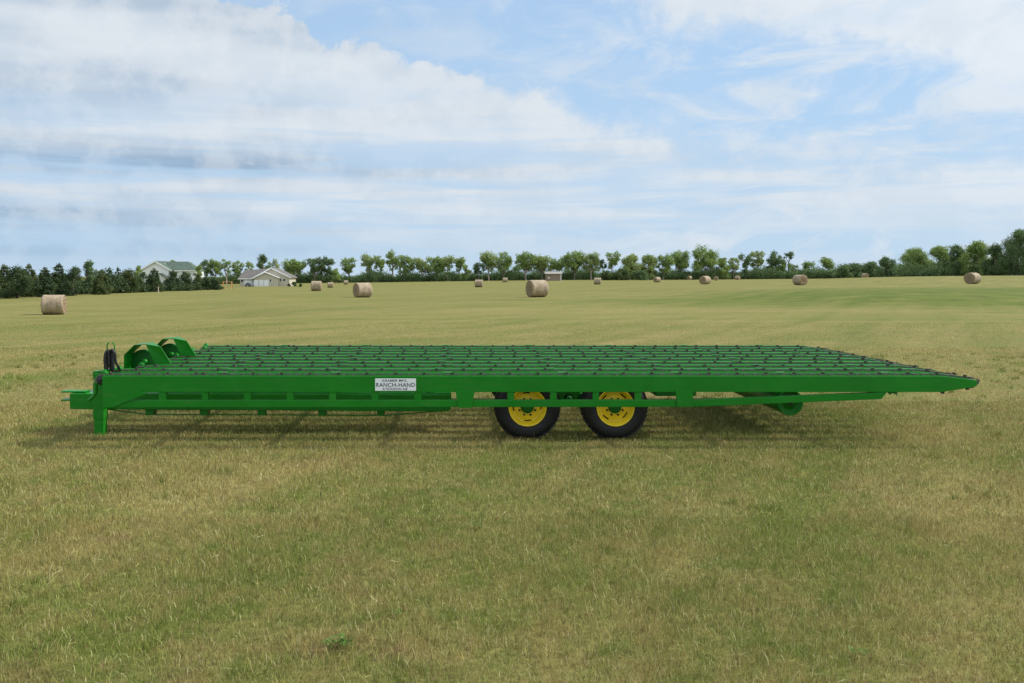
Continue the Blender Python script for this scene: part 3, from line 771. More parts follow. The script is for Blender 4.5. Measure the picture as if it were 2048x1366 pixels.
hose(spline([HP(221, 742, 9.43), HP(220, 715, 9.43), HP(219, 703, 9.43), HP(224, 700, 9.43), HP(229, 704, 9.43), HP(228, 725, 9.43), HP(225, 744, 9.43)]), .014)
hose(spline([HP(225, 740, 9.38), HP(223, 712, 9.38), HP(225, 702, 9.38), HP(230, 706, 9.38), HP(231.5, 722, 9.38), HP(236, 733, 9.4), HP(240, 740, 9.45)]), .014)
hose(spline([HP(228, 741, 9.36), HP(226, 718, 9.36), HP(227, 703, 9.36), HP(222, 700, 9.36), HP(218, 708, 9.36), HP(218.5, 730, 9.36)]), .013)

# ------------------------------------------------------------------ round hay bales
def bale_materials():
    m, t, b = material('bale_net_wrap')
    co = t.node('ShaderNodeTexCoord').outputs['Object']
    n1 = t.noise(co, 2.2, 6, .65, .4); n2 = t.noise(t.vmath('MULTIPLY', co, (38, 1.5, 1.5)), 1.0, 4, .6); n3 = t.noise(co, 26, 4, .7)
    f = t.math('ADD', t.math('ADD', t.math('MULTIPLY', n1, .45), t.math('MULTIPLY', n2, .30)), t.math('MULTIPLY', n3, .3))
    t.put(b.inputs['Base Color'], t.mix(t.smooth(f, .38, .68), (.20, .148, .092), (.455, .365, .25)))
    b.inputs['Roughness'].default_value = .8
    bp = t.node('ShaderNodeBump'); bp.inputs['Strength'].default_value = .7; bp.inputs['Distance'].default_value = .04
    t.put(bp.inputs['Height'], f); t.l.new(bp.outputs[0], b.inputs['Normal'])
    e, t, b = material('bale_cut_end')
    co = t.node('ShaderNodeTexCoord').outputs['Object']
    sp = t.node('ShaderNodeSeparateXYZ'); t.put(sp.inputs[0], co)
    rad = t.math('SQRT', t.math('ADD', t.math('MULTIPLY', sp.outputs[1], sp.outputs[1]), t.math('MULTIPLY', sp.outputs[2], sp.outputs[2])))
    swirl = t.math('SINE', t.math('ADD', t.math('MULTIPLY', rad, 34.0), t.math('MULTIPLY', t.noise(co, 4, 4, .6), 9.0)))
    f = t.math('ADD', t.math('MULTIPLY', t.noise(co, 11, 6, .75), .75), t.math('MULTIPLY_ADD', swirl, .12, .12))
    t.put(b.inputs['Base Color'], t.mix(t.smooth(f, .3, .72), (.10, .065, .035), (.46, .34, .20)))
    b.inputs['Roughness'].default_value = .9
    bp = t.node('ShaderNodeBump'); bp.inputs['Strength'].default_value = 1.0; bp.inputs['Distance'].default_value = .07
    t.put(bp.inputs['Height'], f); t.l.new(bp.outputs[0], b.inputs['Normal'])
    return m, e
WRAP, ENDM = bale_materials()
def make_bale(seed):
    rg = np.random.default_rng(seed); n = 56; Rb, L = .825, .815
    root = empty('hay_bale')
    ph = rg.uniform(0, 6.28, 6)
    def rad(x, q): return 1 + .012 * math.sin(2 * q + ph[0]) + .010 * math.sin(3 * q + ph[1] + 2 * x) + .006 * math.sin(7 * q + ph[2] + 5 * x) - (.03 * max(0, -math.sin(q)) ** 6)
    def ring(x, r): return [(x, r * rad(x, q) * math.cos(q), Rb * .985 + r * rad(x, q) * math.sin(q)) for q in (2 * math.pi * k / n for k in range(n))]
    wr = MB(); xs = [(-L, Rb - .05), (-L + .03, Rb - .012), (-L + .09, Rb)] + [(-L + .09 + (2 * L - .18) * k / 14, Rb + .006 * math.sin(k * 1.9 + ph[3])) for k in range(1, 14)] + [(L - .09, Rb), (L - .03, Rb - .012), (L, Rb - .05)]
    vs = [p for x, r in xs for p in ring(x, r)]
    wr.add(vs, [(i * n + k, i * n + (k + 1) % n, (i + 1) * n + (k + 1) % n, (i + 1) * n + k) for i in range(len(xs) - 1) for k in range(n)], True)
    wr.build('net_wrap', WRAP, root)
    for sgn in (-1, 1):
        e = MB(); rr = [Rb - .045, Rb - .10, Rb * .7, Rb * .5, Rb * .3, Rb * .12]
        vs = []
        for j, r in enumerate(rr):
            for (x, y, z) in ring(sgn * (L - .004), r):
                vs.append((x + sgn * (0 if j == 0 else .02 + rg.uniform(-.03, .03)), y, z))
        c = len(vs); vs.append((sgn * (L + .02), 0, Rb * .985))
        fs = [(j * n + k, j * n + (k + 1) % n, (j + 1) * n + (k + 1) % n, (j + 1) * n + k) for j in range(len(rr) - 1) for k in range(n)] + [((len(rr) - 1) * n + k, (len(rr) - 1) * n + (k + 1) % n, c) for k in range(n)]
        if sgn < 0: fs = [f[::-1] for f in fs]
        e.add(vs, fs, True); e.build('bale_end', ENDM, root)
    return root
BALES = [(108, 70, 12.7, 1.0, 'large round tan hay bale standing alone in front of the dark evergreens'),
         (1074, 80, 22, 1.0, 'largest tan round bale, dark end turned left, in front of the brown shed'),
         (725, 93.5, 32.5, 1.0, 'big tan round bale with shaded left end between the beige house and trailer deck'),
         (633, 140, 2, 1.0, 'round bale seen side on, nearest of three just right of the beige house'),
         (661, 255, 1, 1.0, 'middle one of three small round bales right of the beige house'),
         (692, 335, 8, 1.0, 'tiny farthest bale of three right of the beige house, left of the big bale'),
         (958, 183, -11, 1.0, 'small upright looking round bale seen side on left of the tiny bale'),
         (1010, 310, 9, 1.0, 'tiny pale bale in front of the two stemmed tree left of the shed'),
         (1195, 208, -14, 1.0, 'small round bale seen side on, standing right of the brown shed'),
         (1314, 255, 32, 1.0, 'small round bale with dark left end before the middle of the tree row'),
         (1410, 165, 38, 1.0, 'round bale with wide dark left end below the tallest tree of the row'),
         (1432, 310, 70, 1.0, 'tiny end-on bale peeping out just behind the bale below the tallest tree'),
         (1379, 370, 40, 1.0, 'tiniest far bale at the foot of the tree row, left of the tallest tree'),
         (1475, 350, -40, 1.0, 'tiny bale with brown end at the foot of the trees right of the tallest'),
         (1600, 133, -71, 1.0, 'grey sided round bale showing its rough sunlit right end'),
         (1730, 280, -75, 1.0, 'small bale standing right of the solitary round bush'),
         (1945, 122, 30, 1.0, 'round bale with big dark left end in front of the tall right hand woods')]
protos = [make_bale(k) for k in (1, 2, 3)]; used = set()
for k, (px, d, yaw, sc, lab) in enumerate(BALES):
    pr = protos[k % 3]
    o = pr if k % 3 not in used else copy_tree(pr)
    used.add(k % 3)
    x = PX(px, d); o.location = (x, d, gz(x, d) - .02); o.rotation_euler = (0, 0, R(yaw)); o.scale = (sc, sc, sc)
    tag(o, lab, 'hay bale', 'round hay bales left on the mown field')

# ------------------------------------------------------------------ trees, shrubs, underbrush
def leaf_quads(rg, c, s, flat=.0):
    """one leaf-spray quad at each centre, random orientation"""
    n = len(c); a = rg.normal(size=(n, 3)); a /= np.linalg.norm(a, axis=1)[:, None]
    b = rg.normal(size=(n, 3)); b -= a * (a * b).sum(1)[:, None]; b /= np.linalg.norm(b, axis=1)[:, None]
    sz = (s * rg.uniform(.55, 1.35, n))[:, None]
    v = np.stack([c - a * sz * .5, c + b * sz * .33, c + a * sz * .5, c - b * sz * .33], 1).reshape(-1, 3)
    return v, np.arange(4 * n).reshape(-1, 4)
def blob_points(rg, n, c, r, shell=.55):
    """points in an uneven ellipsoid, denser towards its outside"""
    d = rg.normal(size=(n, 3)); d /= np.linalg.norm(d, axis=1)[:, None]
    f = (shell + (1 - shell) * rg.random(n)) * np.cbrt(rg.random(n)) ** .6
    k = 1 + .38 * np.sin(d[:, 0] * 5 + c[0] * 7) * np.sin(d[:, 2] * 4 + c[2] * 5) + .18 * np.sin(d[:, 1] * 9 + c[1])
    return np.array(c)[None] + d * np.minimum(f * k, 1.12 + .06 * rg.random(n))[:, None] * np.array(r)[None]

def tree(name, px, top, w, d, base, style, leaf, label, group, seed, cat='tree', bark='bark', lean=0.0):
    rg = np.random.default_rng(seed)
    x = PX(px, d); z0 = gz(x, d) - .15
    h = PZ(top, d) - z0; w = w / F * d * (1.12 if style in ('open', 'fork', 'tall', 'dense') else 1.0)
    root = empty(name, (x, d, z0)); tag(root, label, cat, group)
    tm = MB(); pts = []; dens = 1.0
    unit = d / F * 2                                     # size of one rendered pixel out there
    leaf_s = max(.16, unit * 1.05)
    if style in ('open', 'fork', 'tall', 'umbrella'):
        fork = {'open': .26, 'fork': .30, 'tall': .42, 'umbrella': .5}[style] * rg.uniform(.85, 1.15)
        tr_r = h * .020 + .06
        bend = rg.uniform(-.10, .10) * h; limb_q = rg.permutation(8)
        f0 = np.array((bend * .5 + lean * fork * w, rg.uniform(-.2, .2), fork * h))
        tm.tube([(0, 0, -.3), (bend * .3, 0, fork * h * .5), f0], [tr_r * 1.25, tr_r, tr_r * .85], 7)
        nl = {'open': 5, 'fork': 3, 'tall': 3, 'umbrella': 3}[style]
        clumps = []
        for k in range(nl):
            t = (k + .5) / nl * 2 - 1
            ex = t * w * .40 + lean * w * .5 + rg.uniform(-.07, .07) * w; ey = rg.uniform(-.3, .3) * w
            ez = h * (.86 - .30 * (limb_q[k] % nl) / nl * rg.uniform(.5, 1.1) - .06 * abs(t)) if style != 'umbrella' else h * rg.uniform(.84, .9)
            e = np.array((ex, ey, ez)); m = f0 * .5 + e * .5 + np.array((rg.uniform(-.05, .05) * w + .12 * ex, 0, -.03 * h))
            tm.tube([f0 - (0, 0, .1), m, e], [tr_r * .55, tr_r * .4, tr_r * .15], 5)
            rr = w * {'open': .23, 'fork': .27, 'tall': .34, 'umbrella': .34}[style] * rg.uniform(.85, 1.15)
            rr *= rg.uniform(.78, 1.12); clumps.append((e, (rr, rr * 1.05, min(rr * rg.uniform(.7, 1.25), h * .20))))
            for _ in range(3 if style != 'umbrella' else 1):   # side sprays along the limb
                q = rg.uniform(.35, .8); c = f0 * (1 - q) + e * q + np.array((rg.uniform(-.22, .22) * w, rg.uniform(-.14, .14) * w, rg.uniform(-.06, .08) * h))
                r2 = rr * rg.uniform(.42, .8); clumps.append((c, (r2, r2, r2 * .8)))
                tm.tube([f0 * (1 - q * .8) + e * q * .8, c], [tr_r * .22, tr_r * .08], 4)
        if style == 'open':
            for _ in range(6):
                c = np.array((rg.uniform(-.38, .38) * w, rg.uniform(-.3, .3) * w, h * rg.uniform(.32, .62))); r2 = w * rg.uniform(.14, .22)
                clumps.append((c, (r2, r2, r2 * .8))); tm.tube([f0 * .9, c], [tr_r * .25, tr_r * .08], 4)
        if style in ('fork', 'tall'):
            for _ in range(4):
                c = np.array((rg.uniform(-.34, .34) * w, rg.uniform(-.3, .3) * w, h * rg.uniform(.30, .60))); r2 = w * rg.uniform(.12, .22)
                clumps.append((c, (r2, r2, r2 * rg.uniform(.7, 1.2)))); tm.tube([f0 * .8, c], [tr_r * .25, tr_r * .08], 4)
        top_z = max(c[2] + r[2] for c, r in clumps); sz = h / top_z
        for c, r in clumps:
            area = r[0] * r[2] * 3.14 / leaf_s ** 2
            pts.append(blob_points(rg, int(np.clip(area * 9, 30, 900)), c * np.array((1, 1, sz)), r))
    elif style in ('dense', 'bush', 'round'):
        tr_r = h * .022 + .05
        tm.tube([(0, 0, -.3), (rg.uniform(-.1, .1), 0, h * .35), (rg.uniform(-.2, .2), 0, h * .7)], [tr_r * 1.3, tr_r, tr_r * .4], 7)
        nb = {'dense': 26, 'bush': 12, 'round': 18}[style]
        for k in range(nb):
            q = (k + .5) / nb; zz = h * (.10 + .80 * q); prof = math.sin(math.pi * min(1, .22 + .74 * q)) ** .7
            a = rg.uniform(0, 2 * math.pi); rad = w * .5 * prof * rg.uniform(.25, .82)
            r2 = w * rg.uniform(.14, .25) * (1.15 if style == 'bush' else 1); c = np.array((rad * math.cos(a), rad * math.sin(a), min(zz, h - r2 * .7)))
            if k % 4 == 0: tm.tube([(0, 0, h * .25 * q + .1), c], [tr_r * .4, tr_r * .1], 4)
            area = r2 * r2 * 3.14 / leaf_s ** 2
            pts.append(blob_points(rg, int(np.clip(area * 8, 40, 1000)), c, (r2, r2, r2 * .85)))
    elif style == 'spruce':
        tr_r = h * .018 + .05
        tm.tube([(0, 0, -.3), (0, 0, h * .6), (0, 0, h * .96)], [tr_r * 1.3, tr_r * .8, tr_r * .1], 7)
        for k in range(11):                                # whorls of drooping boughs
            q = k / 10.5; rad = w * .5 * min(1, (1.12 - q) ** .6) * (.72 + .28 * min(1, q / .25)) * rg.uniform(.88, 1.1) + .04 * w; zz = h * (.07 + .84 * q)
            nb = max(3, int(9 * (1 - q)) + 2)
            for b in range(nb):
                a = 2 * math.pi * (b + rg.uniform(-.3, .3)) / nb; L = rad * rg.uniform(.7, 1.15)
                e = np.array((L * math.cos(a), L * math.sin(a), zz - .10 * L + rg.uniform(-.03, .03) * h))
                s = np.array((0, 0, zz)); mid = s * .35 + e * .65
                if b % 2 == 0: tm.tube([s, e], [tr_r * .25, tr_r * .05], 3)
                rr = max(L * .48, .12 * w)
                area = rr * rr * 3.14 / leaf_s ** 2
                pts.append(blob_points(rg, int(np.clip(area * 8, 30, 300)), mid, (rr * (.7 + .4 * abs(math.cos(a))), rr * (.7 + .4 * abs(math.sin(a))), rr * .72), .3))
        pts.append(blob_points(rg, 90, (0, 0, h * .93), (w * .13, w * .13, h * .07)))
    c = np.concatenate(pts); c = c[c[:, 2] > .05]
    v, f = leaf_quads(rg, c, leaf_s)
    link('crown', np_mesh('crown', v, f), M[leaf], root)
    tm.build('trunk', M[bark], root)
    return root

ROW = 'deciduous trees of the shelterbelt behind the field'
LEFT = 'evergreens of the windbreak on the left'
WOOD = 'broad trees of the woods on the right'
SHR = 'dark shrubs in front of the white house'
# name, photo x, top y, width, distance, ground y, style, leaves, label
TREES = [
 ('tree', 275, 528, 24, 200, 0, 'round', 'leaf_mid', 'green tree rising behind the evergreens at the left gable of the white house', ROW),
 ('tree', 345, 517, 30, 330, 0, 'dense', 'leaf_mid', 'rounded tree showing above the green roof of the white house', ROW),
 ('tree', 381, 522, 18, 330, 0, 'dense', 'leaf_dark', 'small dark tree just right of the white house roof', ROW),
 ('tree', 398, 527, 24, 240, 0, 'round', 'leaf_mid', 'leafy tree crowding the right end of the white house', ROW),
 ('tree', 411, 517, 26, 370, 0, 'open', 'leaf_dark', 'left tree of the clump between the two houses', ROW),
 ('tree', 432, 516, 28, 372, 0, 'open', 'leaf_mid', 'broadest middle tree of the clump between the two houses', ROW),
 ('tree', 453, 517, 20, 374, 0, 'fork', 'leaf_mid', 'slim forked tree at the right edge of the clump between the houses', ROW),
 ('tree', 474, 520, 22, 380, 0, 'open', 'leaf_mid', 'tree standing behind the left end of the beige house roof', ROW),
 ('tree', 499, 521, 18, 380, 0, 'fork', 'leaf_mid', 'thin tree above the grey roof slope of the beige house', ROW),
 ('tree', 526, 506, 30, 385, 0, 'dense', 'leaf_dark', 'pointed dark tree above the gable peak of the beige house', ROW),
 ('tree', 549, 516, 22, 390, 0, 'open', 'leaf_pale', 'pale tree right behind the gable peak of the beige house', ROW),
 ('tree', 592, 515, 40, 395, 0, 'open', 'leaf_mid', 'flat topped tree just right of the beige house', ROW),
 ('tree', 631, 512, 32, 395, 0, 'open', 'leaf_dark', 'left half of the dark heavy pair above the nearest of three bales', ROW),
 ('tree', 652, 511, 32, 397, 0, 'open', 'leaf_dark', 'right half of the dark heavy pair above the nearest of three bales', ROW),
 ('tree', 672, 536, 24, 385, 0, 'bush', 'leaf_mid', 'low bushy tree right of the dark heavy pair', ROW),
 ('tree', 696, 513, 28, 400, 0, 'fork', 'leaf_mid', 'sparse ragged tree with a detached left spray', ROW),
 ('tree', 738, 506, 26, 398, 0, 'tall', 'leaf_pale', 'left stem of the airy pair above the big bale by the houses', ROW),
 ('tree', 759, 509, 22, 398, 0, 'tall', 'leaf_mid', 'right stem of the airy pair above the big bale by the houses', ROW),
 ('tree', 784, 499, 24, 392, 0, 'tall', 'leaf_mid', 'tall tree with a tufted top on a thin bare trunk', ROW),
 ('tree', 811, 508, 38, 390, 0, 'open', 'leaf_mid', 'wide tree right of the tufted tall tree', ROW),
 ('tree', 846, 513, 34, 390, 0, 'open', 'leaf_pale', 'pale rounded tree left of a matching darker round tree', ROW),
 ('tree', 875, 510, 36, 388, 0, 'open', 'leaf_mid', 'round domed tree right of the pale rounded one', ROW),
 ('tree', 897, 509, 20, 385, 0, 'tall', 'leaf_pale', 'thin tree with a small top leaning into its right neighbour', ROW),
 ('tree', 917, 511, 20, 385, 0, 'tall', 'leaf_mid', 'thin tree with one round tuft right of the leaning thin tree', ROW),
 ('tree', 931, 528, 24, 378, 0, 'bush', 'leaf_mid', 'short bushy tree above the left small side on bale', ROW),
 ('tree', 957, 522, 24, 380, 0, 'fork', 'leaf_dark', 'dark lower tree at the left foot of a tall arching tree', ROW),
 ('tree', 978, 501, 34, 380, 0, 'tall', 'leaf_pale', 'tall arching tree with a big sunlit top left of the two stemmed tree', ROW),
 ('tree', 1008, 502, 34, 378, 0, 'fork', 'leaf_mid', 'two stemmed tree with pale trunks standing before open sky', ROW),
 ('tree', 1052, 501, 44, 375, 0, 'open', 'leaf_mid', 'big full tree with pale trunk above the largest round bale', ROW),
 ('tree', 1085, 508, 38, 375, 0, 'open', 'leaf_pale', 'yellowish tree between the big full tree and the shed', ROW),
 ('tree', 1117, 510, 34, 375, 0, 'fork', 'leaf_mid', 'arching tree behind the brown shed with sky under its limb', ROW),
 ('tree', 1148, 500, 42, 372, 0, 'open', 'leaf_mid', 'tall full tree just right of the brown shed', ROW),
 ('tree', 1182, 503, 38, 372, 0, 'open', 'leaf_pale', 'light feathery tree above the bale right of the shed', ROW),
 ('tree', 1206, 516, 14, 370, 0, 'tall', 'leaf_dark', 'small slanting tree left of the slim upright one', ROW),
 ('tree', 1225, 501, 24, 370, 0, 'tall', 'leaf_mid', 'slim upright tree standing free against the sky', ROW),
 ('tree', 1261, 509, 44, 368, 0, 'dense', 'leaf_pale', 'broad low spreading tree right of the slim upright one', ROW),
 ('tree', 1297, 508, 38, 370, 0, 'dense', 'leaf_pale', 'pale dense tree left of the rounded tree above the small dark ended bale', ROW),
 ('tree', 1326, 507, 36, 370, 0, 'open', 'leaf_mid', 'rounded tree above the small dark ended bale', ROW),
 ('tree', 1361, 499, 40, 378, 0, 'open', 'leaf_mid', 'layered tree left of the tallest tree with sky below its crown', ROW),
 ('tree', 1412, 488, 54, 378, 0, 'open', 'leaf_mid', 'tallest broadest tree of the row with a high rounded crown', ROW),
 ('tree', 1447, 513, 28, 378, 0, 'dense', 'leaf_mid', 'lower tree tucked right against the tallest tree', ROW),
 ('tree', 1468, 514, 22, 382, 0, 'open', 'leaf_pale', 'small pale tree above the tiny brown ended bale', ROW),
 ('tree', 1491, 506, 26, 385, 0, 'fork', 'leaf_dark', 'dark leaning tree left of a bright crowned tree', ROW),
 ('tree', 1515, 500, 28, 388, 0, 'open', 'leaf_pale', 'bright crowned tree between two dark ones', ROW),
 ('tree', 1546, 500, 30, 388, 0, 'open', 'leaf_dark', 'dark tree with knobbly top left of the umbrella topped one', ROW),
 ('tree', 1562, 515, 24, 386, 0, 'open', 'leaf_mid', 'lower tree between the knobbly dark tree and the umbrella topped one', ROW),
 ('tree', 1576, 501, 20, 386, 0, 'umbrella', 'leaf_dark', 'tree with a small umbrella top on a thin stem', ROW),
 ('tree', 1587, 525, 18, 384, 0, 'fork', 'leaf_mid', 'small low tree at the right end of the tall row', ROW),
 ('tree', 1617, 522, 24, 380, 0, 'umbrella', 'leaf_mid', 'isolated flat topped little tree like a palm', ROW),
 ('tree', 1656, 513, 24, 378, 0, 'tall', 'leaf_mid', 'isolated pointed little tree left of the round bush', ROW),
 ('tree', 1712, 527, 44, 330, 0, 'dense', 'leaf_dark', 'low dark tree where the right woods begin, behind the round bush', WOOD),
 ('tree', 1743, 523, 40, 315, 0, 'dense', 'leaf_dark', 'low dark tree above the small bale by the round bush', WOOD),
 ('tree', 1776, 514, 40, 295, 0, 'dense', 'leaf_dark', 'rounded dark tree rising at the left of the tall woods', WOOD),
 ('tree', 1831, 496, 62, 265, 0, 'dense', 'leaf_mid', 'bulky green tree, first tall one of the right woods', WOOD),
 ('tree', 1882, 492, 52, 255, 0, 'dense', 'leaf_mid', 'full green tree right of the bulky first tall one', WOOD),
 ('tree', 1917, 489, 46, 245, 0, 'dense', 'leaf_dark', 'dark green tree behind the bale with the big dark end', WOOD),
 ('tree', 1957, 481, 56, 238, 0, 'dense', 'leaf_mid', 'tall domed tree right above the bale with the big dark end', WOOD),
 ('tree', 1990, 488, 44, 232, 0, 'dense', 'leaf_dark', 'dark tree filling the dip left of the tallest woodland tree', WOOD),
 ('tree', 2034, 456, 72, 225, 0, 'dense', 'leaf_dark', 'tallest woodland tree at the right edge of the picture', WOOD),
 ('tree', 2085, 470, 60, 222, 0, 'dense', 'leaf_dark', 'woodland tree cut off by the right edge of the picture', WOOD),
]
CONIF = [
 (-30, 528, 62, 106, 'spruce', 'needle', 'dark evergreen cut off by the left edge of the picture'),
 (8, 531, 46, 112, 'spruce', 'needle_olive', 'olive tinged evergreen at the far left, its left half near the frame'),
 (34, 536, 58, 109, 'bush', 'needle', 'wide low blue green evergreen left of the big lone bale'),
 (58, 530, 40, 116, 'spruce', 'needle_olive', 'evergreen with brownish top behind the wide low one'),
 (90, 537, 44, 114, 'spruce', 'needle', 'evergreen directly behind the lone big bale'),
 (118, 529, 42, 120, 'spruce', 'needle', 'taller bushy evergreen just right of the lone big bale'),
 (146, 536, 46, 118, 'bush', 'needle', 'blue green rounded evergreen below the round topped broadleaf'),
 (176, 522, 46, 128, 'round', 'leaf_dark', 'round topped dark broadleaf standing out of the evergreen row'),
 (203, 542, 40, 124, 'spruce', 'needle_olive', 'evergreen right of the round topped broadleaf'),
 (219, 538, 30, 132, 'spruce', 'needle', 'slender evergreen with two small tips left of the pointed one'),
 (236, 538, 24, 136, 'spruce', 'needle', 'small pointed evergreen near the white house'),
 (258, 542, 46, 134, 'bush', 'needle_olive', 'broad rounded evergreen left of the white house gable'),
 (280, 548, 36, 138, 'bush', 'needle', 'low evergreen below the left eave of the white house'),
]
SHRUBS = [
 (308, 538, 38, 142, 'spruce', 'needle', 'pointed dark shrub hiding the middle of the white gable'),
 (346, 543, 38, 150, 'bush', 'needle', 'rounded dark shrub under the right eave of the white gable'),
 (391, 545, 26, 157, 'bush', 'needle_olive', 'dark shrub hiding the right end of the white house wing'),
 (372, 546, 40, 154, 'bush', 'needle', 'broad dark shrub in front of the white house wing'),
 (408, 555, 30, 162, 'bush', 'needle', 'left half of the low dark shrub pair beside the swing set'),
 (430, 556, 32, 164, 'bush', 'needle', 'right half of the low dark shrub pair beside the swing set'),
]
sd = 100
for nm, px, top, w, d, b, st, lf, lab, grp in TREES:
    sd += 1
    tree('broadleaf_tree', px, top, w, d, b, st, lf, lab, grp, sd, bark='bark_pale' if st in ('open', 'fork', 'tall') and sd % 2 else 'bark')
for px, top, w, d, st, lf, lab in CONIF:
    sd += 1; tree('evergreen_tree', px, top - 4, w, d, 0, st, lf, lab, LEFT, sd, bark='bark_dark')
for px, top, w, d, st, lf, lab in SHRUBS:
    sd += 1; tree('evergreen_shrub', px, top - 2, w, d, 0, st, lf, lab, SHR, sd, cat='shrub', bark='bark_dark')
BUSH = [(1690, 529, 42, 300, 'leaf_dark', 'solitary round dark bush standing out in front of the right tree line'),
        (1948, 528, 30, 200, 'bush_green', 'light green bush right behind the bale with the big dark end'),
        (1215, 541, 34, 345, 'bush_green', 'bright green bush mound right of the slanting small tree'),
        (1245, 538, 38, 345, 'bush_green', 'tallest bright green bush mound below the broad spreading tree'),
        (1282, 541, 34, 348, 'leaf_dark', 'dark bush mound right of the two bright green ones'),
        (578, 567, 7, 290, 'needle', 'tiny dark bush at the right corner of the beige house'),
        (588, 563, 13, 288, 'bush_green', 'small yellow green bush beside the beige house'),
        (601, 567, 8, 280, 'needle', 'tiny dark bush standing in the grass left of the three bales')]
for px, top, w, d, lf, lab in BUSH:
    sd += 1; tree('bush', px, top, w, d, 0, 'bush', lf, lab, 'bushes along the field edge', sd, cat='bush')

def underbrush(name, lab, spans, leaf):
    """the unbroken band of brush below the trees"""
    rg = np.random.default_rng(77); allp = []; sizes = []
    for px0, px1, d0, d1, h0, h1, n in spans:
        for k in range(n):
            q = (k + rg.random()) / n; px = px0 + (px1 - px0) * q; d = d0 + (d1 - d0) * q + rg.uniform(-6, 10)
            x = PX(px, d); z = gz(x, d); hh = rg.uniform(h0, h1) * (.45 + .3 * rg.random() + .42 * (.5 + .5 * math.sin(px * .071 + 1.3 * math.sin(px * .023)))); r = hh * rg.uniform(.55, .9)
            s = max(.3, d / F * 2 * 1.1)
            m = int(np.clip(r * hh * 3.14 / s ** 2 * 5, 40, 420))
            p = blob_points(rg, m, (x, d, z + hh * .42), (r, r, hh * .58)); p = p[p[:, 2] > z]
            allp.append(p); sizes.append(np.full(len(p), s))
    c = np.concatenate(allp); s = np.concatenate(sizes)
    v, f = leaf_quads(rg, c, 1.0)
    ctr = np.repeat(c, 4, 0); v = ctr + (v - ctr) * np.repeat(s, 4)[:, None]
    tag(link(name, np_mesh(name, v, f), M[leaf]), lab, 'underbrush', kind='stuff')
underbrush('underbrush', 'dark unbroken brush growing below the tree row', [(392, 560, 372, 398, 3.2, 6.0, 70), (560, 900, 402, 392, 3.4, 6.8, 170), (900, 1210, 388, 378, 3.4, 6.6, 160),
            (1210, 1480, 372, 385, 3.6, 7.0, 140), (1480, 1690, 390, 372, 3.8, 7.0, 120), (1680, 1830, 345, 285, 3.0, 6.5, 80), (1800, 2110, 262, 225, 3.0, 7.0, 130)], 'leaf_dark')
underbrush('evergreen_undergrowth', 'low evergreen growth closing the gaps of the windbreak', [(-60, 262, 118, 138, 2.3, 3.9, 130), (262, 400, 140, 160, 1.0, 2.2, 46), (400, 445, 164, 168, .9, 1.9, 14)], 'needle')

# ------------------------------------------------------------------ houses, shed and yard things
def house_part(mb, name, mat, root, off, bevel=0.0):
    mb.v = [(x - off[0], y - off[1], z - off[2]) for x, y, z in mb.v]
    return mb.build(name, mat, root, bevel)
def white_house():
    d = 250.0; X = lambda px: PX(px, d); Z = lambda py: PZ(py, d)
    x0, x1, x2 = X(278.5), X(343), X(388.5); zg = min(gz(x0, d), gz(x2, d)) - .3; off = ((x0 + x2) / 2, d, zg)
    root = empty('white_house', off); tag(root, 'white two storey house with green grey roof half hidden by dark shrubs', 'house')
    xp, zp, ze = X(310.7), Z(521.5), Z(542)
    H = lambda mb, n, m, p=None: house_part(mb, n, m, p or root, off if p is None else off)
    H(MB().prism([(x0, zg), (x1, zg), (x1, ze), (xp, zp - .25), (x0, ze)], d, d + 9), 'gable_wall', M['white_wall'])
    H(MB().box(x1 + .003, x2, d + 1.2, d + 9, zg, ze), 'wing_wall', M['white_wall'])
    # gable roof with overhang and rake boards
    ov = .5; e0 = (X(275.8), Z(543.6)); e1 = (X(345.6), Z(543.0)); th = .22
    rf = MB().prism([e0, (xp, zp - th), e1, (e1[0], e1[1] + th), (xp, zp), (e0[0], e0[1] + th)], d - ov + .06, d + 9.4)
    roof = H(rf, 'roof', M['roof_green'])
    tb = MB().prism([(e0[0], e0[1] - .12), (xp, zp - th - .22), (e1[0], e1[1] - .12), (e1[0], e1[1] + th + .02), (xp, zp + .02), (e0[0], e0[1] + th + .02)], d - ov - .02, d - ov + .055)
    H(tb, 'rake_board', M['white_trim'])
    xe = X(391); ridge = Z(522.5); xr = X(366)
    w = MB(); ya, yb, ym = d + .7, d + 9.5, d + 5.1; z1 = Z(541)
    w.add([(xp, ya, z1), (xe, ya, z1), (xe, yb, z1), (xp, yb, z1), (xp, ym, ridge), (xr, ym, ridge)], [(0, 1, 5, 4), (1, 2, 5), (2, 3, 4, 5), (3, 0, 4), (3, 2, 1, 0)])
    H(w, 'wing_roof', M['roof_green'])
    H(MB().box(x1 + .3, xe, ya - .06, ya + .02, z1 - .22, z1 + .02), 'eave_board', M['white_trim'])
    for px, py, ww, hh, y in ((287, 548, .9, 1.2, d), (364.5, 546.5, .7, 1.1, d + 1.2)):
        x, z = X(px), Z(py)
        fr = H(MB().box(x - ww / 2 - .1, x + ww / 2 + .1, y - .06, y + .01, z - hh / 2 - .1, z + hh / 2 + .1), 'window', M['white_trim'])
        H(MB().box(x - ww / 2, x + ww / 2, y - .075, y - .055, z - hh / 2, z + hh / 2), 'pane', M['window'], fr)
    pr = MB().prism([(X(322), Z(548.5)), (X(337.5), Z(556.5)), (X(337.5), Z(554.5)), (X(324), Z(546))], d - 1.8, d - .01)
    H(pr, 'porch_roof', M['roof_green'])
    H(MB().box(xp + 1.7, xp + 1.9, d + 2.6, d + 2.8, Z(528), Z(525.5)), 'vent_pipe', M['white_trim'])
white_house()
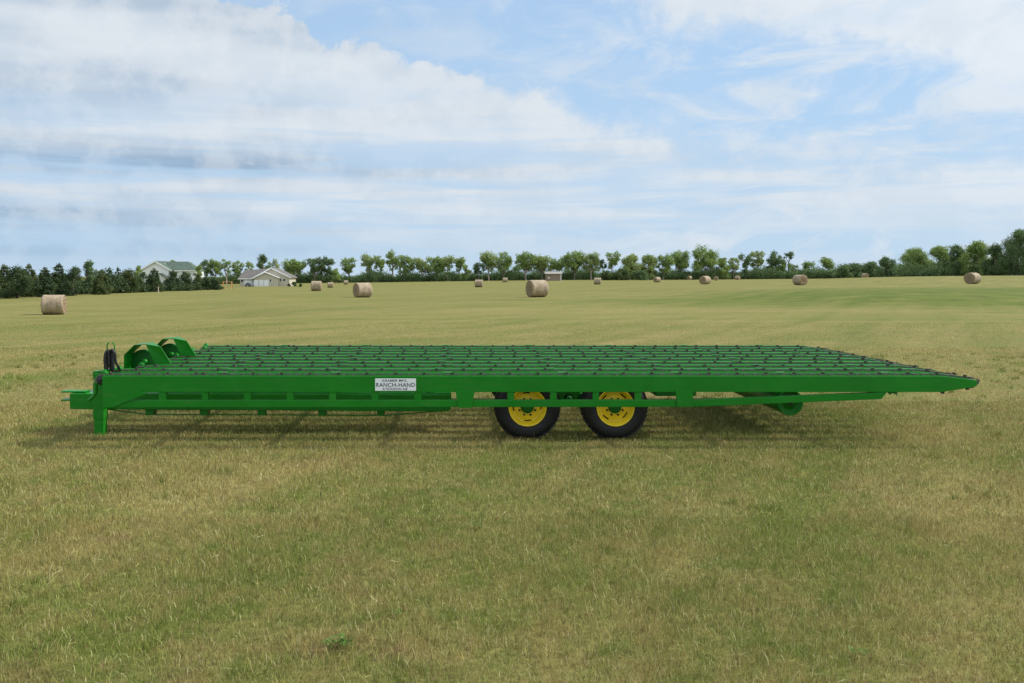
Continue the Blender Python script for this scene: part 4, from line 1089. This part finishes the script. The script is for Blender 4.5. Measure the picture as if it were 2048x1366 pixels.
def beige_house():
    d = 295.0; X = lambda px: PX(px, d); Z = lambda py: PZ(py, d)
    zg = min(gz(X(480), d), gz(X(575), d)) - .3; off = (X(528), d, zg)
    root = empty('beige_house', off); tag(root, 'beige single storey house with grey roof and white garage doors', 'house')
    def H(mb, n, m, p=None): return house_part(mb, n, m, p or root, off)
    xa, xb, xp = X(508), X(579), X(542.4)
    ze = Z(556); zp = Z(534.8)
    H(MB().prism([(xa, zg), (xb, zg), (xb, Z(554.5)), (xp, zp - .3), (xa, ze)], d, d + 11), 'gable_wall', M['beige_wall'])
    H(MB().box(X(478), xa - .003, d + 1.4, d + 11, zg, ze), 'garage_wall', M['beige_wall'])
    th = .25; e0 = (X(504), Z(558)); e1 = (X(582.5), Z(556))
    roof = H(MB().prism([e0, (xp, zp - th), e1, (e1[0], e1[1] + th), (xp, zp), (e0[0], e0[1] + th)], d - .5, d + 11.4), 'gable_roof', M['roof_grey'])
    H(MB().prism([(e0[0], e0[1] - .15), (xp, zp - th - .25), (e1[0], e1[1] - .15), (e1[0], e1[1] + th + .02), (xp, zp + .02), (e0[0], e0[1] + th + .02)], d - .6, d - .505), 'rake_board', M['white_trim'])
    # main roof running left from the gable
    m = MB(); ya, yb, ym = d + .8, d + 11.5, d + 6.2
    m.add([(X(474.5), ya, Z(557)), (xp, ya, Z(557)), (xp, yb, Z(557)), (X(474.5), yb, Z(557)), (X(479), ym, Z(541)), (xp, ym, Z(534.9))], [(0, 1, 5, 4), (1, 2, 5), (2, 3, 4, 5), (3, 0, 4), (3, 2, 1, 0)])
    H(m, 'main_roof', M['roof_grey'])
    H(MB().box(X(474.5), xa - .3, ya - .06, ya + .02, Z(557) - .28, Z(557) + .03), 'eave_board', M['white_trim'])
    # lower gable above the garage doors
    lp = X(532.4)
    H(MB().prism([(X(510), zg), (X(557), zg), (X(557), Z(555.5)), (lp, Z(545.5)), (X(510), Z(557.5))], d - 1.2, d - .002), 'garage_gable', M['beige_wall'])
    H(MB().prism([(X(505.5), Z(558.6)), (lp, Z(545.5)), (X(559.5), Z(556.2)), (X(559.5), Z(554.8)), (lp, Z(543.8)), (X(505.5), Z(556.8))], d - 1.8, d - .01), 'garage_roof', M['white_trim'])
    for a, b in ((509.5, 518.4), (519.6, 528.6), (529.8, 538.8)):
        o = MB().box(X(a), X(b), d - 1.26, d - 1.195, zg, Z(560))
        H(o, 'garage_door', M['door_white'])
    H(MB().box(X(487), X(503), d + 1.32, d + 1.41, zg, Z(560.2)), 'side_door', M['door_white'])
    for px, py, ww, hh, y in ((542.5, 561, .5, .9, d - 1.2), (549, 567, .3, .3, d - 1.2), (568.5, 560, .7, .8, d), (561.5, 560, .5, 1.0, d), (482, 562, .7, 1.0, d + 1.4)):
        x, z = X(px), Z(py)
        fr = H(MB().box(x - ww / 2 - .08, x + ww / 2 + .08, y - .05, y + .01, z - hh / 2 - .08, z + hh / 2 + .08), 'window', M['white_trim'])
        H(MB().box(x - ww / 2, x + ww / 2, y - .065, y - .045, z - hh / 2, z + hh / 2), 'pane', M['window'], fr)
beige_house()
def shed():
    d = 330.0; X = lambda px: PX(px, d); Z = lambda py: PZ(py, d)
    xa, xb = X(1092.8), X(1122.5); zg = gz((xa + xb) / 2, d) - .3; off = ((xa + xb) / 2, d, zg)
    root = empty('shed', off); tag(root, 'low brown shed with a pale flat tin roof below the tree row', 'shed')
    H = lambda mb, n, m, p=None: house_part(mb, n, m, p or root, off)
    H(MB().box(xa, xb, d, d + 4, zg, Z(547)), 'wall', M['shed_wall'])
    H(MB().prism_x([(d - .6, Z(547.4)), (d + 4.5, Z(547.4)), (d + 4.3, Z(544.5)), (d + 2.5, Z(543))], X(1090), X(1124.3)), 'roof', M['shed_roof'])
    H(MB().box(X(1089.8), X(1124.5), d - .68, d - .605, Z(547.6) , Z(546.6)), 'fascia', M['white_trim'])
    H(MB().box(X(1096.5), X(1099), d - .06, d + .01, Z(557), Z(554)), 'hatch', M['white_trim'])
    H(MB().box(X(1121.2), X(1122.7), d - .05, d + .01, zg, Z(547.4)), 'corner_board', M['white_trim'])
shed()
def yard():
    # swing set beside the low shrubs
    d = 170.0; xa, xb = PX(446.5, d), PX(463.5, d); z = min(gz(xa, d), gz(xb, d)); zt_ = PZ(564, d)
    root = empty('swing_set', ((xa + xb) / 2, d, z)); tag(root, 'orange wooden swing set standing between the dark shrubs and the beige house', 'swing set')
    off = ((xa + xb) / 2, d, z)
    for x in (xa, xb):
        for s in (-1, 1):
            house_part(MB().tube([(x, d + s * .8, z - .05), (x, d + s * .05, zt_)], .06, 6), 'leg', M['swing_wood'], root, off)
    house_part(MB().tube([(xa - .2, d, zt_), (xb + .2, d, zt_)], .07, 6), 'top_beam', M['swing_wood'], root, off)
    for q in (.35, .7):
        x = xa + (xb - xa) * q
        s = house_part(MB().box(x - .22, x + .22, d - .08, d + .08, z + .45, z + .49), 'swing_seat', M['swing_wood'], root, off)
        for e in (-.2, .2): house_part(MB().tube([(x + e, d, z + .49), (x + e, d, zt_)], .012, 5), 'chain', M['steel_dark'], s, off)
    # post in the grass
    d = 130.0; x = PX(316.5, d); z = gz(x, d)
    o = MB(); o.v = []; o.tube([(0, 0, -.1), (.01, 0, .45), (0, .01, PZ(573.5, d) - z)], [.10, .09, .085], 8)
    p = o.build('wooden_post', M['wood_post']); p.location = (x, d, z)
    tag(p, 'pale wooden post standing in front of the pointed dark shrub', 'post')
    # car parked before the beige house
    d = 289.0; x = PX(499, d); z = gz(x, d) + .02
    root = empty('parked_car', (x, d, z)); tag(root, 'small grey blue car parked in front of the white garage doors', 'car')
    L = 1.12
    body = [(-L, .28), (L, .28), (L, .62), (L * .9, .80), (L * .5, .86), (L * .28, 1.28), (-L * .35, 1.30), (-L * .75, .90), (-L, .82)]
    mb = MB().prism(body, -2.0, 2.0); mb.build('body', M['car_paint'], root, .06)
    for s in (-2.02, 1.99): MB().prism([(-L * .62, .88), (L * .36, .88), (L * .22, 1.22), (-L * .34, 1.22)], s, s + .03).build('window', M['window'], root)
    for wx in (-L * .62, L * .62):
        for wy in (-1.95, 1.8): MB().lathe([(.001, 0), (.30, 0), (.32, .03), (.32, .15), (.001, .15)], (wx, wy, .30), 18).build('wheel', M['rubber'], root)
yard()

# ------------------------------------------------------------------ green weeds in the foreground
def weed(px, py, size, label, seed, n=60):
    d = EYE * F / (py - CY); x = PX(px, d); rg = np.random.default_rng(seed)
    V, Fc = [], []
    for k in range(n):
        a = rg.uniform(0, 6.28); r = size * math.sqrt(rg.random()); b = np.array((r * math.cos(a), r * math.sin(a) * .8, size * .25 * rg.random() + .03))
        la = rg.uniform(0, 6.28); L = size * rg.uniform(.25, .5); up = rg.uniform(.1, .9)
        t = np.array((math.cos(la), math.sin(la), up)); t /= np.linalg.norm(t); sd_ = np.cross(t, (0, 0, 1)); sd_ /= np.linalg.norm(sd_) + 1e-6
        i = len(V); V += [b, b + t * L * .5 + sd_ * L * .28, b + t * L, b + t * L * .5 - sd_ * L * .28]; Fc.append((i, i + 1, i + 2, i + 3))
    o = link('weed', np_mesh('weed', np.array(V), np.array(Fc)), M['weed']); o.location = (x, d, 0)
    tag(o, label, 'weed', 'leafy weeds in the foreground grass')
weed(677, 1300, .075, 'largest leafy green weed low in the foreground, left of the middle', 1, 70)
weed(798, 1237, .040, 'small leafy green weed right of and beyond the largest one', 2, 34)
weed(954, 1060, .055, 'leafy weed by a dark hole farthest out in the foreground grass', 3, 40)
weed(1720, 1318, .045, 'small weed with a pale tip at the lower right', 4, 34)
